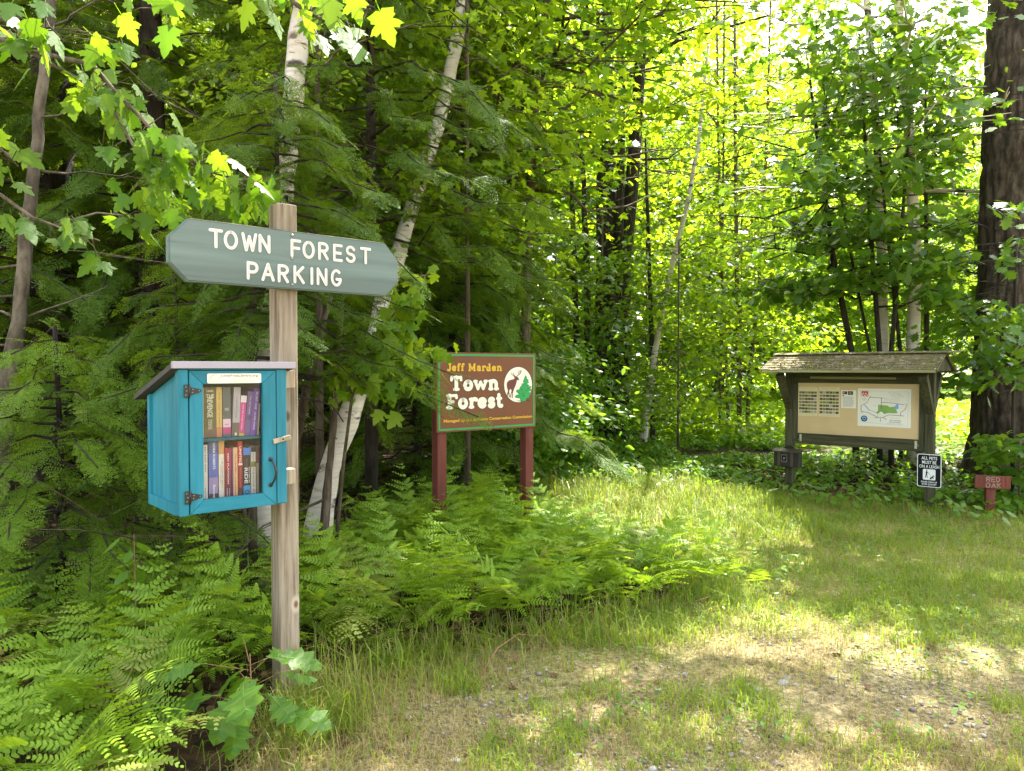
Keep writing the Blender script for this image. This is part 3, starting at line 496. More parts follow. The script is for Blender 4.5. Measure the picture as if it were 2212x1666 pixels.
# ---------------------------------------------------------------- kiosk
T4=R(-42); KO=(4.4666,7.8)
def kw(x,y): c,s=math.cos(T4),math.sin(T4); return (KO[0]+c*x-s*y,KO[1]+s*x+c*y)
def build_kiosk():
    root=empty('notice_kiosk',(KO[0],KO[1],0),T4,'olive brown wooden notice kiosk with a mossy shingle roof','notice board')
    for x in (-1.5,0): MB().box(x-.045,x+.045,-.045,.045,-.2,1.50,0,.004).build('post',M['kwood'],root)
    MB().box(-1.402,-.103,-.012,.012,.738,1.336,0,.001).build('notice_panel',M['tan'],root)
    MB().box(-1.4545,-.0455,-.028,.030,1.336,1.49,0,.003).build('header_board',M['kwoodh'],root)
    MB().box(-1.4535,-1.402,-.030,.028,.66,1.3355,0,.003).build('side_board',M['kwood'],root); MB().box(-.103,-.0465,-.030,.028,.66,1.3355,0,.003).build('side_board',M['kwood'],root)
    MB().box(-1.4015,-.1035,-.034,.026,.686,.7375,0,.003).build('bottom_rail',M['kwoodh'],root); MB().box(-1.4545,-.0455,-.028,.020,.610,.6545,0,.003).box(-1.38,-.125,-.0275,.0205,.6548,.6855,0,.001).build('bottom_beam',M['kwoodh'],root)
    MB().box(-1.25,-.33,-.045,-.0285,1.385,1.412,0,.003).build('light_strip',M['fascia'],root)
    for x in (-1.36,-.128): MB().box(x-.012,x+.012,-.041,-.0345,.64,.725,0,.001).lathe([(.006,0),(.006,.006)],n=8,M=Matrix.Translation((x,-.041,.655))@Matrix.Rotation(PI/2,4,'X')).build('latch',M['zinc'],root)
    MB().box(-.79,-.73,-.040,-.0345,.672,.697,0,.001).build('lock_plate',M['kwoodh'],root)
    for x in (-1.5,0):                                              # braces out to the front eave and to the rear
        for s in (-1,1):
            MB().add([(x-.04,s*.046,1.02),(x+.04,s*.046,1.02),(x+.04,s*.046,1.12),(x-.04,s*.046,1.12),(x-.04,s*.36,1.415),(x+.04,s*.36,1.415),(x+.04,s*.30,1.455),(x-.04,s*.30,1.455)],[(0,1,2,3),(7,6,5,4),(0,4,5,1),(1,5,6,2),(2,6,7,3),(3,7,4,0)]).build('brace',M['kwood'],root)
        MB().box(x-.042,x+.042,-.40,.40,1.456,1.496,0,.003).build('cross_beam',M['kwood'],root)
    roof=MB(); x0,x1=-1.67,.135; ze,zr=1.487,1.668
    for s in (-1,1):
        roof.add([(x0,s*.42,ze),(x1,s*.42,ze),(x1,0,zr),(x0,0,zr),(x0,s*.42,ze-.022),(x1,s*.42,ze-.022),(x1,0,zr-.022),(x0,0,zr-.022)],[(0,1,2,3),(4,5,6,7),(0,4,5,1),(1,5,6,2),(3,7,4,0)])
    ro=roof.build('roof',M['kwood'],root)
    for x in (x0+.02,x1-.028): MB().add([(x,-.385,1.478),(x,.385,1.478),(x,0,1.644),(x+.014,-.385,1.478),(x+.014,.385,1.478),(x+.014,0,1.644)],[(0,1,2),(5,4,3),(0,3,4,1),(1,4,5,2),(2,5,3,0)]).build('gable',M['kwood'],ro)
    for s in (-1,1): MB().box(x0-.004,x1+.004,s*.4215 if s>0 else -.437,.437 if s>0 else -.4215,1.460,1.490,0,.002).build('fascia',M['fascia'],ro)
    for x in (x0-.012,x1): 
        for s in (-1,1): MB().add([(x,s*.437,1.462),(x+.012,s*.437,1.462),(x+.012,s*.437,1.492),(x,s*.437,1.492),(x,0,1.650),(x+.012,0,1.650),(x+.012,0,1.678),(x,0,1.678)],[(0,1,2,3),(4,5,6,7),(0,1,5,4),(1,2,6,5),(2,3,7,6),(3,0,4,7)]).build('barge_board',M['kwood'],ro)
    rs=random.Random(3); sh=MB()
    for s in (-1,1):
        for r in range(7):
            u0=r/7-.03; u1=u0+.20; x=x0-.02
            while x<x1+.01:
                wd=rs.uniform(.07,.15); xe=min(x+wd,x1+.02); lift=.012+.006*rs.random(); j=rs.uniform(-.012,.012)
                def pt(xx,u,h): u=min(max(u,-.06),1.0); return (xx,s*.42*(1-u),ze+(zr-ze)*u+h)
                a,b=u0+j,min(u1,1.0)
                sh.add([pt(x,a,lift),pt(xe-.004,a,lift+rs.uniform(-.003,.003)),pt(xe-.004,b,.006),pt(x,b,.006),pt(x,a,lift-.010),pt(xe-.004,a,lift-.010)],[(0,1,2,3),(4,5,1,0),(0,3,4),(1,5,2)]); x=xe
    x=x0-.02
    while x<x1:
        sh.add([(x,-.07,zr+.002),(x+.16,-.07,zr+.004),(x+.16,0,zr+.026),(x,0,zr+.024),(x,.07,zr),(x+.16,.07,zr+.004)],[(0,1,2,3),(3,2,5,4)]); x+=.13
    sh.build('shingles',M['shingle'],ro)
    mo=MB()                                                         # moss and lichen tufts standing on the shingles
    V=[];F=[]
    rn=np.random.RandomState(4); n=2600; xx=rn.uniform(x0,x1,n); uu=rn.uniform(-.02,1,n); ss=np.where(rn.rand(n)<.75,-1,1); k=fbm(xx*5,uu*3,2)>.44
    for a,u,s in zip(xx[k],uu[k],ss[k]):
        h=rn.uniform(.006,.02); r=rn.uniform(.004,.012); c=Vector((a,s*.42*(1-u),ze+(zr-ze)*u+.008)); b=len(V)
        for q in range(4): V.append(tuple(c+Vector((r*math.cos(q*PI/2+a*9),r*math.sin(q*PI/2+a*9),0))))
        V.append(tuple(c+Vector((rn.uniform(-.004,.004),rn.uniform(-.004,.004),h)))); F+=[(b,b+1,b+4),(b+1,b+2,b+4),(b+2,b+3,b+4),(b+3,b,b+4)]
    mo.add(V,F); mo.build('moss',leafmat('moss_tuft',(.07,.075,.02),(.22,.20,.11),(.05,.06,.02),(.1,.1,.04),.15,.9,.1),ro)
build_kiosk()
def pinned(name,label,x0,x1,z0,z1,y,fn,mats):
    X,Y=kw(x0,y); root=MB(); root.box(0,x1-x0,-.0015,.0005,0,z1-z0,0,0); fn(root,x1-x0,z1-z0,-.0022)
    return tag(root.build(name,mats,None,(X,Y,z0),(0,0,T4)),label,'poster')
def build_posters():
    rr=random.Random(11)
    pcs=[flat('flower_picture',c) for c in ((.05,.07,.02),(.16,.2,.05),(.03,.035,.02),(.25,.22,.10),(.10,.05,.04),(.40,.38,.3),(.12,.16,.03),(.2,.14,.16))]
    def flowers(m,w_,h_,y):
        for r in range(7):
            for c in range(6):
                x=.008+c*(w_-.016)/6; z=h_-.052-r*(h_-.075)/7
                a,b=x+.0014,x+(w_-.016)/6-.0014; zb,zt=z-.026,z; k=rr.randrange(8)
                m.rect(a,b,zb,zt,y,1+k); k2=(k+rr.randrange(1,8))%8; cx,cz=rr.uniform(a+.008,b-.008),rr.uniform(zb+.008,zt-.008)
                m.sheet([(cx+.0065*math.cos(q*1.05)*rr.uniform(.6,1.2),cz+.0065*math.sin(q*1.05)*rr.uniform(.6,1.2)) for q in range(6)],y-.0003,1+k2)
                m.rect(a+.003,b-.003,zb-.0065,zb-.0045,y,9)
        m.text('WILDFLOWERS OF THE FOREST',w_/2,h_-.02,.008,y,9,align='CENTER',width=w_*.7); m.rect(.03,w_-.03,.012,.0145,y,9)
    pinned('flower_poster','cream wildflower picture chart at the left end of the kiosk panel',-1.397,-1.173,.945,1.286,-.0135,flowers,[M['papery']]+pcs+[M['inkg']])
    pinned('flower_poster','cream wildflower picture chart second from the left on the kiosk panel',-1.160,-.925,.945,1.291,-.0135,flowers,[M['papery']]+pcs+[M['inkg']])
    def letter(m,w_,h_,y):
        m.rect(.014,.066,h_-.048,h_-.014,y,1); m.rect(.074,.128,h_-.054,h_-.012,y,2); m.sheet([(.028+.012*math.cos(q),h_-.03+.01*math.sin(q)) for q in np.linspace(0,5.6,9)],y-.0003,3); m.sheet([(.1+.012*math.cos(q),h_-.034+.013*math.sin(q)) for q in np.linspace(0,5.6,9)],y-.0003,4)
        m.sheet([(.022+.008*math.cos(q),h_-.062+.008*math.sin(q)) for q in np.linspace(0,5.8,10)],y,2)
        for k in range(13): m.rect(.018,w_-.018-.02*rr.random(),h_-.078-k*.0092,h_-.0745-k*.0092,y,3)
    pinned('notice_letter','small white letter sheet with two photos beside the trail map',-.908,-.747,1.052,1.258,-.0135,letter,[M['paper'],flat('photo_maroon',(.12,.03,.03)),flat('photo_dark',(.03,.045,.03)),M['inkg'],flat('photo_tan',(.35,.22,.15))])
    def tmap(m,w_,h_,y):
        P=lambda px,py:((px-1135)/875*w_,h_-(py-265)/640*h_)
        for st in ([(1180,305),(1965,310)],[(1965,310),(1960,875)],[(1960,875),(1178,835)],[(1178,835),(1180,305)]): m.ribbon([P(*p) for p in st],.0015,y,2)
        g=[(1480,535),(1640,548),(1668,572),(1745,560),(1770,600),(1800,665),(1740,672),(1650,668),(1575,690),(1550,655),(1520,650),(1480,690),(1440,672),(1478,640)]
        m.sheet([P(*p) for p in g][::-1],y,3)
        m.sheet([P(1780+36*math.cos(q),570+34*math.sin(q)) for q in np.linspace(0,5.9,12)],y-.0003,4); m.sheet([P(*p) for p in ((1760,545),(1790,508),(1812,520),(1808,548))],y-.0005,4)
        m.ribbon([P(*p) for p in ((1255,548),(1280,575),(1305,605),(1330,635))],.010,y-.0003,4); m.ribbon([P(*p) for p in ((1330,630),(1400,650),(1465,680))],.004,y-.0005,5)
        for k,st in enumerate(([(1355,390),(1335,415),(1300,495),(1200,560),(1190,610),(1215,690)],[(1345,415),(1565,422)],[(1535,425),(1530,600)],[(1535,495),(1700,500),(1880,520),(1950,508),(1920,600),(1850,655),(1845,710)],[(1200,660),(1310,672),(1470,745)],[(1420,758),(1560,748),(1650,700),(1900,708)],[(1570,750),(1615,778)],[(1520,765),(1520,815)],[(1470,690),(1480,745)])): m.ribbon([P(*p) for p in st],.0042 if k!=8 else .002,y-.0007-.0001*k,1)
        m.rect(*[q for q in (P(1198,0)[0],P(1313,0)[0])],P(0,400)[1],P(0,312)[1],y,6)
        for (px,py) in ((1228,350),(1270,350),(1215,380),(1255,382),(1295,378)): m.sheet([P(px+14*math.cos(q),py+11*math.sin(q)) for q in np.linspace(.3,5.5,7)],y-.0003,0)
        m.ribbon([P(1248+30*math.cos(q),450+24*math.sin(q)) for q in np.linspace(0,2*PI,13)[:-1]],.002,y,6,closed=True); m.ribbon([P(1235,462),P(1262,438)],.003,y,5)
        m.sheet([P(1247+56*math.cos(q),778+52*math.sin(q)) for q in np.linspace(0,2*PI,25)[:-1]],y,1); m.sheet([P(1247+38*math.cos(q),775+36*math.sin(q)) for q in np.linspace(0,2*PI,25)[:-1]],y-.0003,4); m.sheet([P(*p) for p in ((1222,792),(1240,765),(1250,775),(1258,762),(1275,792))][::-1],y-.0006,1)
        tx=lambda b,px,py,wd,h: m.text(b,*P(px,py),h,y,5,align='CENTER',width=wd/875*w_)
        tx('Trails and Distances',1735,338,200,.009); tx('Red trail   1.2 miles',1760,358,170,.006); tx('Blue trail  0.8 miles',1780,378,190,.006); tx('Yellow trail  1.5 miles',1790,398,200,.006); tx('Please stay on the marked trails',1700,425,260,.006); tx('Carry in and carry out',1710,450,250,.006); tx('Open dawn to dusk',1700,472,220,.006); tx('Maintained by volunteers',1760,752,160,.006)
        m.text('JEFF MARDEN',*P(1760,800),.0125,y,1,align='CENTER',width=180/875*w_); m.text('TOWN FOREST',*P(1760,830),.0125,y,1,align='CENTER',width=195/875*w_); tx('Belmont, New Hampshire',1760,852,260,.008); tx('town land',1425,560,50,.008)
    pinned('trail_map','large white trail map with green forest area on the kiosk panel',-.728,-.184,.857,1.281,-.0135,tmap,[M['paper'],M['ink'],M['inkg'],M['mapgreen'],M['mapblue'],flat('map_grey',(.2,.2,.2)),M['mapred']])
build_posters()
def build_pet_sign():
    X,Y=kw(-.107,-.056); root=empty('pet_sign',(X,Y,.243),T4,'black and white sign about pets on a leash fixed to the right kiosk post','sign')
    w_,h_=.229,.35; r=.02
    def rr_(x0,x1,z0,z1,r): return [p for cx,cz,a in ((x1-r,z0+r,-90),(x1-r,z1-r,0),(x0+r,z1-r,90),(x0+r,z0+r,180)) for p in arc(cx,cz,r,r,a,a+90,5)]
    MB().prism(rr_(0,w_,0,h_,r),0,.003,0).build('plate',M['signwhite'],root)
    y=-.0008; f=MB(); f.sheet(rr_(.007,w_-.007,.007,h_-.007,.016),y,0); f.build('face',M['signblack'],root)
    y-=.0006; t=MB()
    t.text('ALL PETS',w_/2,.292,.034,y,0,align='CENTER',width=.148,bold=.012); t.text('MUST BE',w_/2,.247,.034,y,0,align='CENTER',width=.135,bold=.012); t.text('ON A LEASH',w_/2,.203,.034,y,0,align='CENTER',width=.188,bold=.012)
    t.text('PLEASE CLEAN UP',w_/2,.046,.017,y,0,align='CENTER',width=.150,bold=.015); t.text('AFTER YOUR PET',w_/2,.021,.017,y,0,align='CENTER',width=.142,bold=.015)
    t.sheet(rr_(.055,.175,.076,.191,.012),y,0); y-=.0005
    t.sheet([(.093+.006*math.cos(q),.179+.006*math.sin(q)) for q in np.linspace(0,5.6,9)],y,1)
    for k,(st,wd) in enumerate((([(.091,.165),(.090,.135)],.013),([(.088,.133),(.079,.100)],.0065),([(.092,.133),(.098,.102)],.0065),([(.094,.165),(.104,.148),(.112,.150)],.005),([(.112,.150),(.126,.126),(.140,.112)],.0016),([(.130,.098),(.150,.109)],.014),([(.150,.112),(.152,.122)],.008),([(.150,.124),(.161,.121)],.008),([(.152,.106),(.154,.090)],.006),([(.130,.095),(.122,.089),(.136,.089)],.007))): t.ribbon(st,wd,y-.0001*k,1)
    t.build('lettering',[M['signwhite'],M['signblack']],root)
    for z in (.338,.012): MB().lathe([(.005,0),(.004,.003)],n=8,M=Matrix.Translation((w_/2,-.001,z))@Matrix.Rotation(PI/2,4,'X')).build('bolt',M['zinc'],root)
build_pet_sign()
def build_mailbox():
    X,Y=kw(-1.484,-.0465); root=empty('brochure_box',(X,Y,.335),T4,'dark brown wall mailbox for brochures on the left kiosk post','mailbox')
    dk=paint('dark_brown_metal',(.017,.014,.012),.5,.3,9); ed=paint('brown_metal_edge',(.065,.05,.04),.45,.3,9)
    MB().box(-.15,.15,-.11,-.001,0,.178,0,.005).build('body',dk,root)
    bp=[(-.155,.178)]+[(-.155+.31*k/16,.205+.045*math.exp(-((k-8)/3.2)**2)) for k in range(17)]+[(.155,.178)]
    MB().prism(bp,-.012,-.0012,0,.001).build('back_plate',dk,root)
    MB().add([(-.16,-.135,.176),(.16,-.135,.176),(.16,-.0125,.206),(-.16,-.0125,.206),(-.16,-.135,.188),(.16,-.135,.188),(.16,-.0125,.214),(-.16,-.0125,.214)],[(0,3,2,1),(4,5,6,7),(0,1,5,4),(1,2,6,5),(2,3,7,6),(3,0,4,7)]).build('lid',ed,root)
    for x in (-.1,.052): MB().box(x,x+.03,-.118,-.1105,.004,.174,0,.003).build('rib',ed,root)
    l=MB(); y=-.1113; l.rect(-.058,.012,.055,.148,y,0); y-=.0005
    for q in (([(-.055,.145),(.009,.145)]),([(.009,.145),(.009,.058)]),([(.009,.058),(-.055,.058)]),([(-.055,.058),(-.055,.145)])): l.ribbon(q,.0025,y,1); y-=.0001
    l.ribbon([(-.034,.112),(-.022,.092),(-.01,.112)],.005,y,1); l.ribbon([(-.03,.09),(-.014,.108)],.005,y-.0002,1); l.text('TRAIL MAPS',-.023,.128,.008,y,1,align='CENTER',width=.05); l.text('PLEASE TAKE ONE',-.023,.066,.007,y,1,align='CENTER',width=.055)
    l.build('label_plate',[M['signblack'],M['inkg']],root)
build_mailbox()
def build_oak_sign():
    root=empty('tree_name_sign',(4.97,7.58,0),R(-8),'small red brown wooden sign reading RED OAK on a short stake by the big trunk','sign')
    MB().box(-.044,.044,-.02,.03,-.15,.262,0,.004).build('stake',M['redpost'],root)
    b=MB(); A=Matrix.Rotation(R(1.5),4,'Y'); b.box(-.172,.172,-.042,-.0205,.262,.395,0,.003,A); b.build('board',M['redpost'],root)
    l=MB(); strokes(l,ROUTED,'RED',-.062,.335,.045,.0075,-.0432,0,.28,.125,M=A); strokes(l,ROUTED,'OAK',-.066,.274,.045,.0075,-.0432,0,.28,.14,M=A); l.build('lettering',paint('faded_white',(.30,.21,.16),.7,.45,60),root)
build_oak_sign()
# ---------------------------------------------------------------- leaf shapes
def half_leaf(half,fold=.22,droop=.18,petiole=.0):
    V=[];idxR=[];idxL=[]
    for (x,y) in half:
        z=-fold*abs(x)-droop*y*y; V.append((x,y,z)); idxR.append(len(V)-1)
        if x>1e-6: V.append((-x,y,z)); idxL.append(len(V)-1)
        else: idxL.append(len(V)-1)
    F=[idxR,idxL[::-1]]
    if petiole:
        b=len(V); V+=[(-.012,0,0),(.012,0,0),(.012,-petiole,.03),(-.012,-petiole,.03)]; F.append([b,b+3,b+2,b+1])
    return np.array(V,float),F
LEAF={'maple':half_leaf([(0,0),(.08,-.07),(.24,-.02),(.42,.02),(.35,.13),(.38,.20),(.26,.26),(.41,.35),(.53,.50),(.41,.49),(.37,.56),(.19,.49),(.24,.66),(.16,.71),(.12,.84),(0,1.0)],.2,.2,.45),
 'maple_s':half_leaf([(0,0),(.40,.03),(.26,.25),(.52,.48),(.19,.50),(.15,.75),(0,1)],.2,.2),
 'oak':half_leaf([(0,0),(.10,.14),(.08,.22),(.27,.26),(.19,.37),(.38,.50),(.24,.58),(.36,.76),(.18,.78),(.12,.92),(0,1)],.18,.25,.1),
 'oval':half_leaf([(0,0),(.25,.28),(.24,.58),(.10,.85),(0,1)],.2,.15),
 'kite':(np.array([(0,0,0),(.34,.42,-.08),(0,1,-.12),(-.34,.42,-.08)],float),[[0,1,2,3]])}
def frames(D,Nn):
    D=D/np.maximum(np.linalg.norm(D,axis=1,keepdims=True),1e-9); X=np.cross(D,Nn); X/=np.maximum(np.linalg.norm(X,axis=1,keepdims=True),1e-9); Z=np.cross(X,D); return np.stack([X,D,Z],-1)
def scatter(tmpl,P,D,Nn,S):
    T,F=tmpl; Rm=frames(D,Nn); V=P[:,None,:]+S[:,None,None]*np.einsum('nij,kj->nki',Rm,T); k=len(T); off=(np.arange(len(P))*k)[:,None]
    by={}
    for f in F: by.setdefault(len(f),[]).append(f)
    return V.reshape(-1,3),[ (off[:,None,:]+np.array(fs)[None]).reshape(-1,n) for n,fs in by.items()]
def join(parts):
    V=[];by={};b=0
    for v,fs in parts:
        V.append(v)
        for f in fs: by.setdefault(f.shape[1],[]).append(f+b)
        b+=len(v)
    return np.concatenate(V),[np.concatenate(x) for x in by.values()]
def leaves(rs,P,size,tmpl,out=None,tilt=.5,droop=.35,var=.3):
    n=len(P); a=rs.uniform(0,2*PI,n); D=np.stack([np.cos(a),np.sin(a),-droop+.5*rs.randn(n)*tilt],-1)
    if out is not None: D[:,:2]+=out[:,:2]*.8
    Nn=np.stack([tilt*rs.randn(n),tilt*rs.randn(n),np.ones(n)],-1); S=size*(1-var+2*var*rs.rand(n)); return scatter(LEAF[tmpl],P,D,Nn,S)
# ---------------------------------------------------------------- hemlock sprays
def spray(fine,rs):
    V=[];F=[]
    def blade(p,d,w_,l,n=None):
        d=np.array(d)/np.linalg.norm(d); s=np.array([d[1],-d[0],0]); b=len(V); p=np.array(p); 
        V.extend([p,p+d*l*.45+s*w_,p+d*l+np.array([0,0,-.02*l]),p+d*l*.45-s*w_]); F.append([b,b+1,b+2,b+3])
    L=1.0; n=9
    for i in range(n+1):
        t=i/n; y=.05+.95*t*L; z=-.12*y*y; tl=(.48*(1-t)**.8+.06)*rs.uniform(.75,1.15)
        for s in (-1,1):
            if i==n: dirs=[(0,1)]
            else: a=R(52+8*rs.randn()); dirs=[(s*math.sin(a),math.cos(a))]
            for dx,dy in dirs:
                m=max(3,int(tl/(.055 if fine else .066)))
                for q in range(m):
                    u=(q+.5)/m; p=np.array([dx*tl*u,y+dy*tl*u,z-.25*(tl*u)**2]); nl=(.085 if fine else .11)*(1-.45*u)
                    for s2 in (-1,1):
                        a2=math.atan2(dx,dy)+s2*R(55+16*rs.randn()); blade(p,(math.sin(a2),math.cos(a2),-.15+.2*rs.randn()),.015 if fine else .020,nl)
                if fine and q: blade(np.array([dx*tl*.85,y+dy*tl*.85,z-.25*(tl*.85)**2]),(dx,dy,-.25),.012,.07)
    return np.array(V),[np.array(F)]
_rs=np.random.RandomState(5)
SPR_C=[spray(False,_rs) for _ in range(3)]; SPR_F=[spray(True,_rs) for _ in range(3)]
def place_sprays(tm,P,D,Nn,S):
    T,Fs=tm; Rm=frames(D,Nn); V=P[:,None,:]+S[:,None,None]*np.einsum('nij,kj->nki',Rm,T); off=(np.arange(len(P))*len(T))[:,None,None]
    return V.reshape(-1,3),[(off+Fs[0][None]).reshape(-1,4)]
def hemlock_mesh(seed,H,Rad,z0,nbr,fine,rs=None,ss=.36,dens=1.0,root=(0,0,0),do_carve=True,shape=.75,tr=.09,bare=0,keepfn=None):
    rs=np.random.RandomState(seed); mb=MB(); mb.tube([(0,0,-.1),(.02,.01,H*.35),(0,.03,H*.7),(0,0,H)],[tr*1.2,tr,tr*.6,.012],10)
    Ps=[];Ds=[];
    for i in range(nbr+bare):
        dead=i>=nbr; t=(i+.5)/nbr if not dead else 0; h=z0+(H-z0)*t**1.05 if not dead else rs.uniform(.4,z0+.6); az=i*2.39996+rs.uniform(-.3,.3); L=Rad*(1-t)**shape*rs.uniform(.75,1.15)+.15
        if dead: L*=rs.uniform(.25,.7)
        d=np.array([math.cos(az),math.sin(az),0]); up=rs.uniform(-.05,.25); m=6; pts=[]
        for k in range(m+1):
            u=k/m; pts.append(np.array([0,0,h])+d*L*u+np.array([0,0,L*(up*u-.38*u*u)])+.03*L*rs.randn(3)*(u>0))
        if keepfn is not None and any((q[0]+root[0]>-1.2) and (q[1]+root[1]<6.6) and (q[2]+root[2]<2.05) for q in pts[2:]): continue
        mb.tube(pts,[max(.004,.016*(1-.85*k/m)*(L/1.6)**.5) for k in range(m+1)],5)
        if dead: continue
        ns=int(max(4,L/.085*dens))
        for q in range(ns):
            u=(q+rs.rand())/ns; u=.12+.88*u; k=min(int(u*m),m-1); f=u*m-k; p=pts[k]*(1-f)+pts[k+1]*f; s=1 if rs.rand()<.5 else -1
            tg=pts[k+1]-pts[k]; tg/=np.linalg.norm(tg); a=s*rs.uniform(.2,1.2)*(1.25-u); dd=np.array([tg[0]*math.cos(a)-tg[1]*math.sin(a),tg[0]*math.sin(a)+tg[1]*math.cos(a),tg[2]-.13+.2*rs.randn()])
            Ps.append(p); Ds.append(dd)
    P=np.array(Ps); D=np.array(Ds); 
    if do_carve:
        k=carve(P+np.array(root),rs); P,D=P[k],D[k]
    if keepfn is not None: k=keepfn(P+np.array(root)); P,D=P[k],D[k]
    n=len(P); out=P[:,:2]/np.maximum(np.linalg.norm(P[:,:2],axis=1,keepdims=True),.05); Nn=np.stack([.25*out[:,0]+.35*rs.randn(n),.25*out[:,1]+.35*rs.randn(n),np.ones(n)],-1); S=ss*rs.uniform(.65,1.2,n); parts=[]; pick=rs.randint(0,3,n)
    for j in range(3):
        q=pick==j
        if q.any(): parts.append(place_sprays((SPR_F if fine else SPR_C)[j],P[q],D[q],Nn[q],S[q]))
    V,F=join(parts); return mb,V,F
GREEN={}
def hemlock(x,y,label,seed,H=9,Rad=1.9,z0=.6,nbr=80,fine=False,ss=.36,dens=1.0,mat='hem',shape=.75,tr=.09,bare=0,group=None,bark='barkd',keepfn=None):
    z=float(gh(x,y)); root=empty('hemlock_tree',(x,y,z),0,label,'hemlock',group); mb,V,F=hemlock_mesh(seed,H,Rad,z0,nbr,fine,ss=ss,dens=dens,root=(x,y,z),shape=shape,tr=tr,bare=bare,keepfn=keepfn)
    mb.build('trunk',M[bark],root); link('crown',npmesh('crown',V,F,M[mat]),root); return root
def copy_tree(root,loc,rz,sc,label,group=None):
    r=root.copy(); COL.objects.link(r); r.location=loc; r.rotation_euler=(0,0,rz); r.scale=(sc,sc,sc); r['label']=label
    if group: r['group']=group
    for ch in root.children:
        c=ch.copy(); COL.objects.link(c); c.parent=r
    return r
# ---------------------------------------------------------------- broadleaf trees
def broad_geo(seed,trunk,rad,h0,nbr,Lbr,leaf,size,per,up=.35,flat_=.12,spread=.30,sub=3,root=(0,0,0),do_carve=True,sides=10,clumps=3,azr=None,prof=None,gap=0,zmin=None):
    rs=np.random.RandomState(seed); mb=MB(); T=[np.array(p,float) for p in trunk]; mb.tube(T,rad,sides); C=[];O=[]
    hs=np.array([p[2] for p in T])
    def at(h):
        k=int(np.clip(np.searchsorted(hs,h)-1,0,len(T)-2)); f=(h-hs[k])/max(hs[k+1]-hs[k],1e-6); f=min(max(f,0),1); return T[k]*(1-f)+T[k+1]*f,rad[k]*(1-f)+rad[k+1]*f
    for i in range(nbr):
        t=(i+rs.rand())/nbr; h=h0+(hs[-1]-h0)*t; p0,r0=at(h); az=i*2.39996+rs.uniform(-.5,.5)
        if azr: az=rs.uniform(*azr)
        L=Lbr*(prof(t) if prof else (.55+.9*math.sin(PI*min(1,.15+.8*t))*.6))*rs.uniform(.7,1.2); d=np.array([math.cos(az),math.sin(az),0]); pts=[]
        for k in range(6):
            u=k/5; pts.append(p0+d*L*u+np.array([0,0,L*up*(u-.45*u*u)*(1.2)])+.05*L*rs.randn(3)*(u>0))
        rb=min(r0*.5,.012+.014*L); mb.tube(pts,[max(.004,rb*(1-.85*k/5)) for k in range(6)],5)
        ends=[(pts[5],d),(pts[4],d),(pts[3],d)][:max(1,clumps)]
        for s in range(sub):
            k=rs.randint(1,5); a=az+rs.choice([-1,1])*rs.uniform(.5,1.1); dd=np.array([math.cos(a),math.sin(a),rs.uniform(-.05,.35)]); l2=L*rs.uniform(.25,.5); q=[pts[k]+dd*l2*u+np.array([0,0,-.12*l2*u*u]) for u in (0,.5,1)]
            mb.tube(q,[rb*.4,rb*.25,.003],4); ends+= [(q[2],dd),(q[1],dd)]
        for c,dd in ends: C.append(c); O.append(dd)
    C=np.array(C); O=np.array(O)
    if gap: k=rs.rand(len(C))>gap; C,O=C[k],O[k]
    n=len(C); idx=np.repeat(np.arange(n),per); m=len(idx); P=C[idx]+rs.randn(m,3)*np.array([spread,spread,flat_]); out=O[idx]
    if zmin: k=P[:,2]>zmin+.35*rs.randn(m); P,out,m=P[k],out[k],int(k.sum())
    if do_carve:
        k=carve(P+np.array(root),rs); P,out=P[k],out[k]
    Q=P+np.array(root); k=~((Q[:,0]/np.maximum(Q[:,1],.1)>.612)&(Q[:,1]<9.6)&(Q[:,1]>7.9)&(Q[:,2]>2.3)&(Q[:,2]<8)); P,out=P[k],out[k]
    V,F=leaves(rs,P,size,leaf,out); return mb,V,F
def broad(name,label,cat,trunk_px,rad,mat,leafm,group=None,**kw):
    """trunk_px: list of (px,py,depth) from the ground up"""
    P=[W(*p) for p in trunk_px]; P[0][2]=gh(P[0][0],P[0][1])-.1; r=P[0].copy(); r[2]+=.1; root=empty(name,tuple(r),0,label,cat,group)
    mb,V,F=broad_geo(trunk=[p-r for p in P],rad=rad,root=r,**kw); mb.build('trunk',M[mat],root); link('crown',npmesh('crown',V,F,M[leafm]),root); return root
def broad_at(name,label,cat,x,y,H,r0,mat,leafm,group=None,lean=(0,0),**kw):
    z=float(gh(x,y)); tr=[(0,0,-.1),(lean[0]*.3,lean[1]*.3,H*.3),(lean[0]*.7,lean[1]*.7,H*.65),(lean[0],lean[1],H)]; root=empty(name,(x,y,z),0,label,cat,group)
    mb,V,F=broad_geo(trunk=tr,rad=[r0*1.15,r0*.9,r0*.6,.02],root=(x,y,z),**kw); mb.build('trunk',M[mat],root); link('crown',npmesh('crown',V,F,M[leafm]),root); return root
def gpx(px,Y): return (px-1106)/FPX*Y
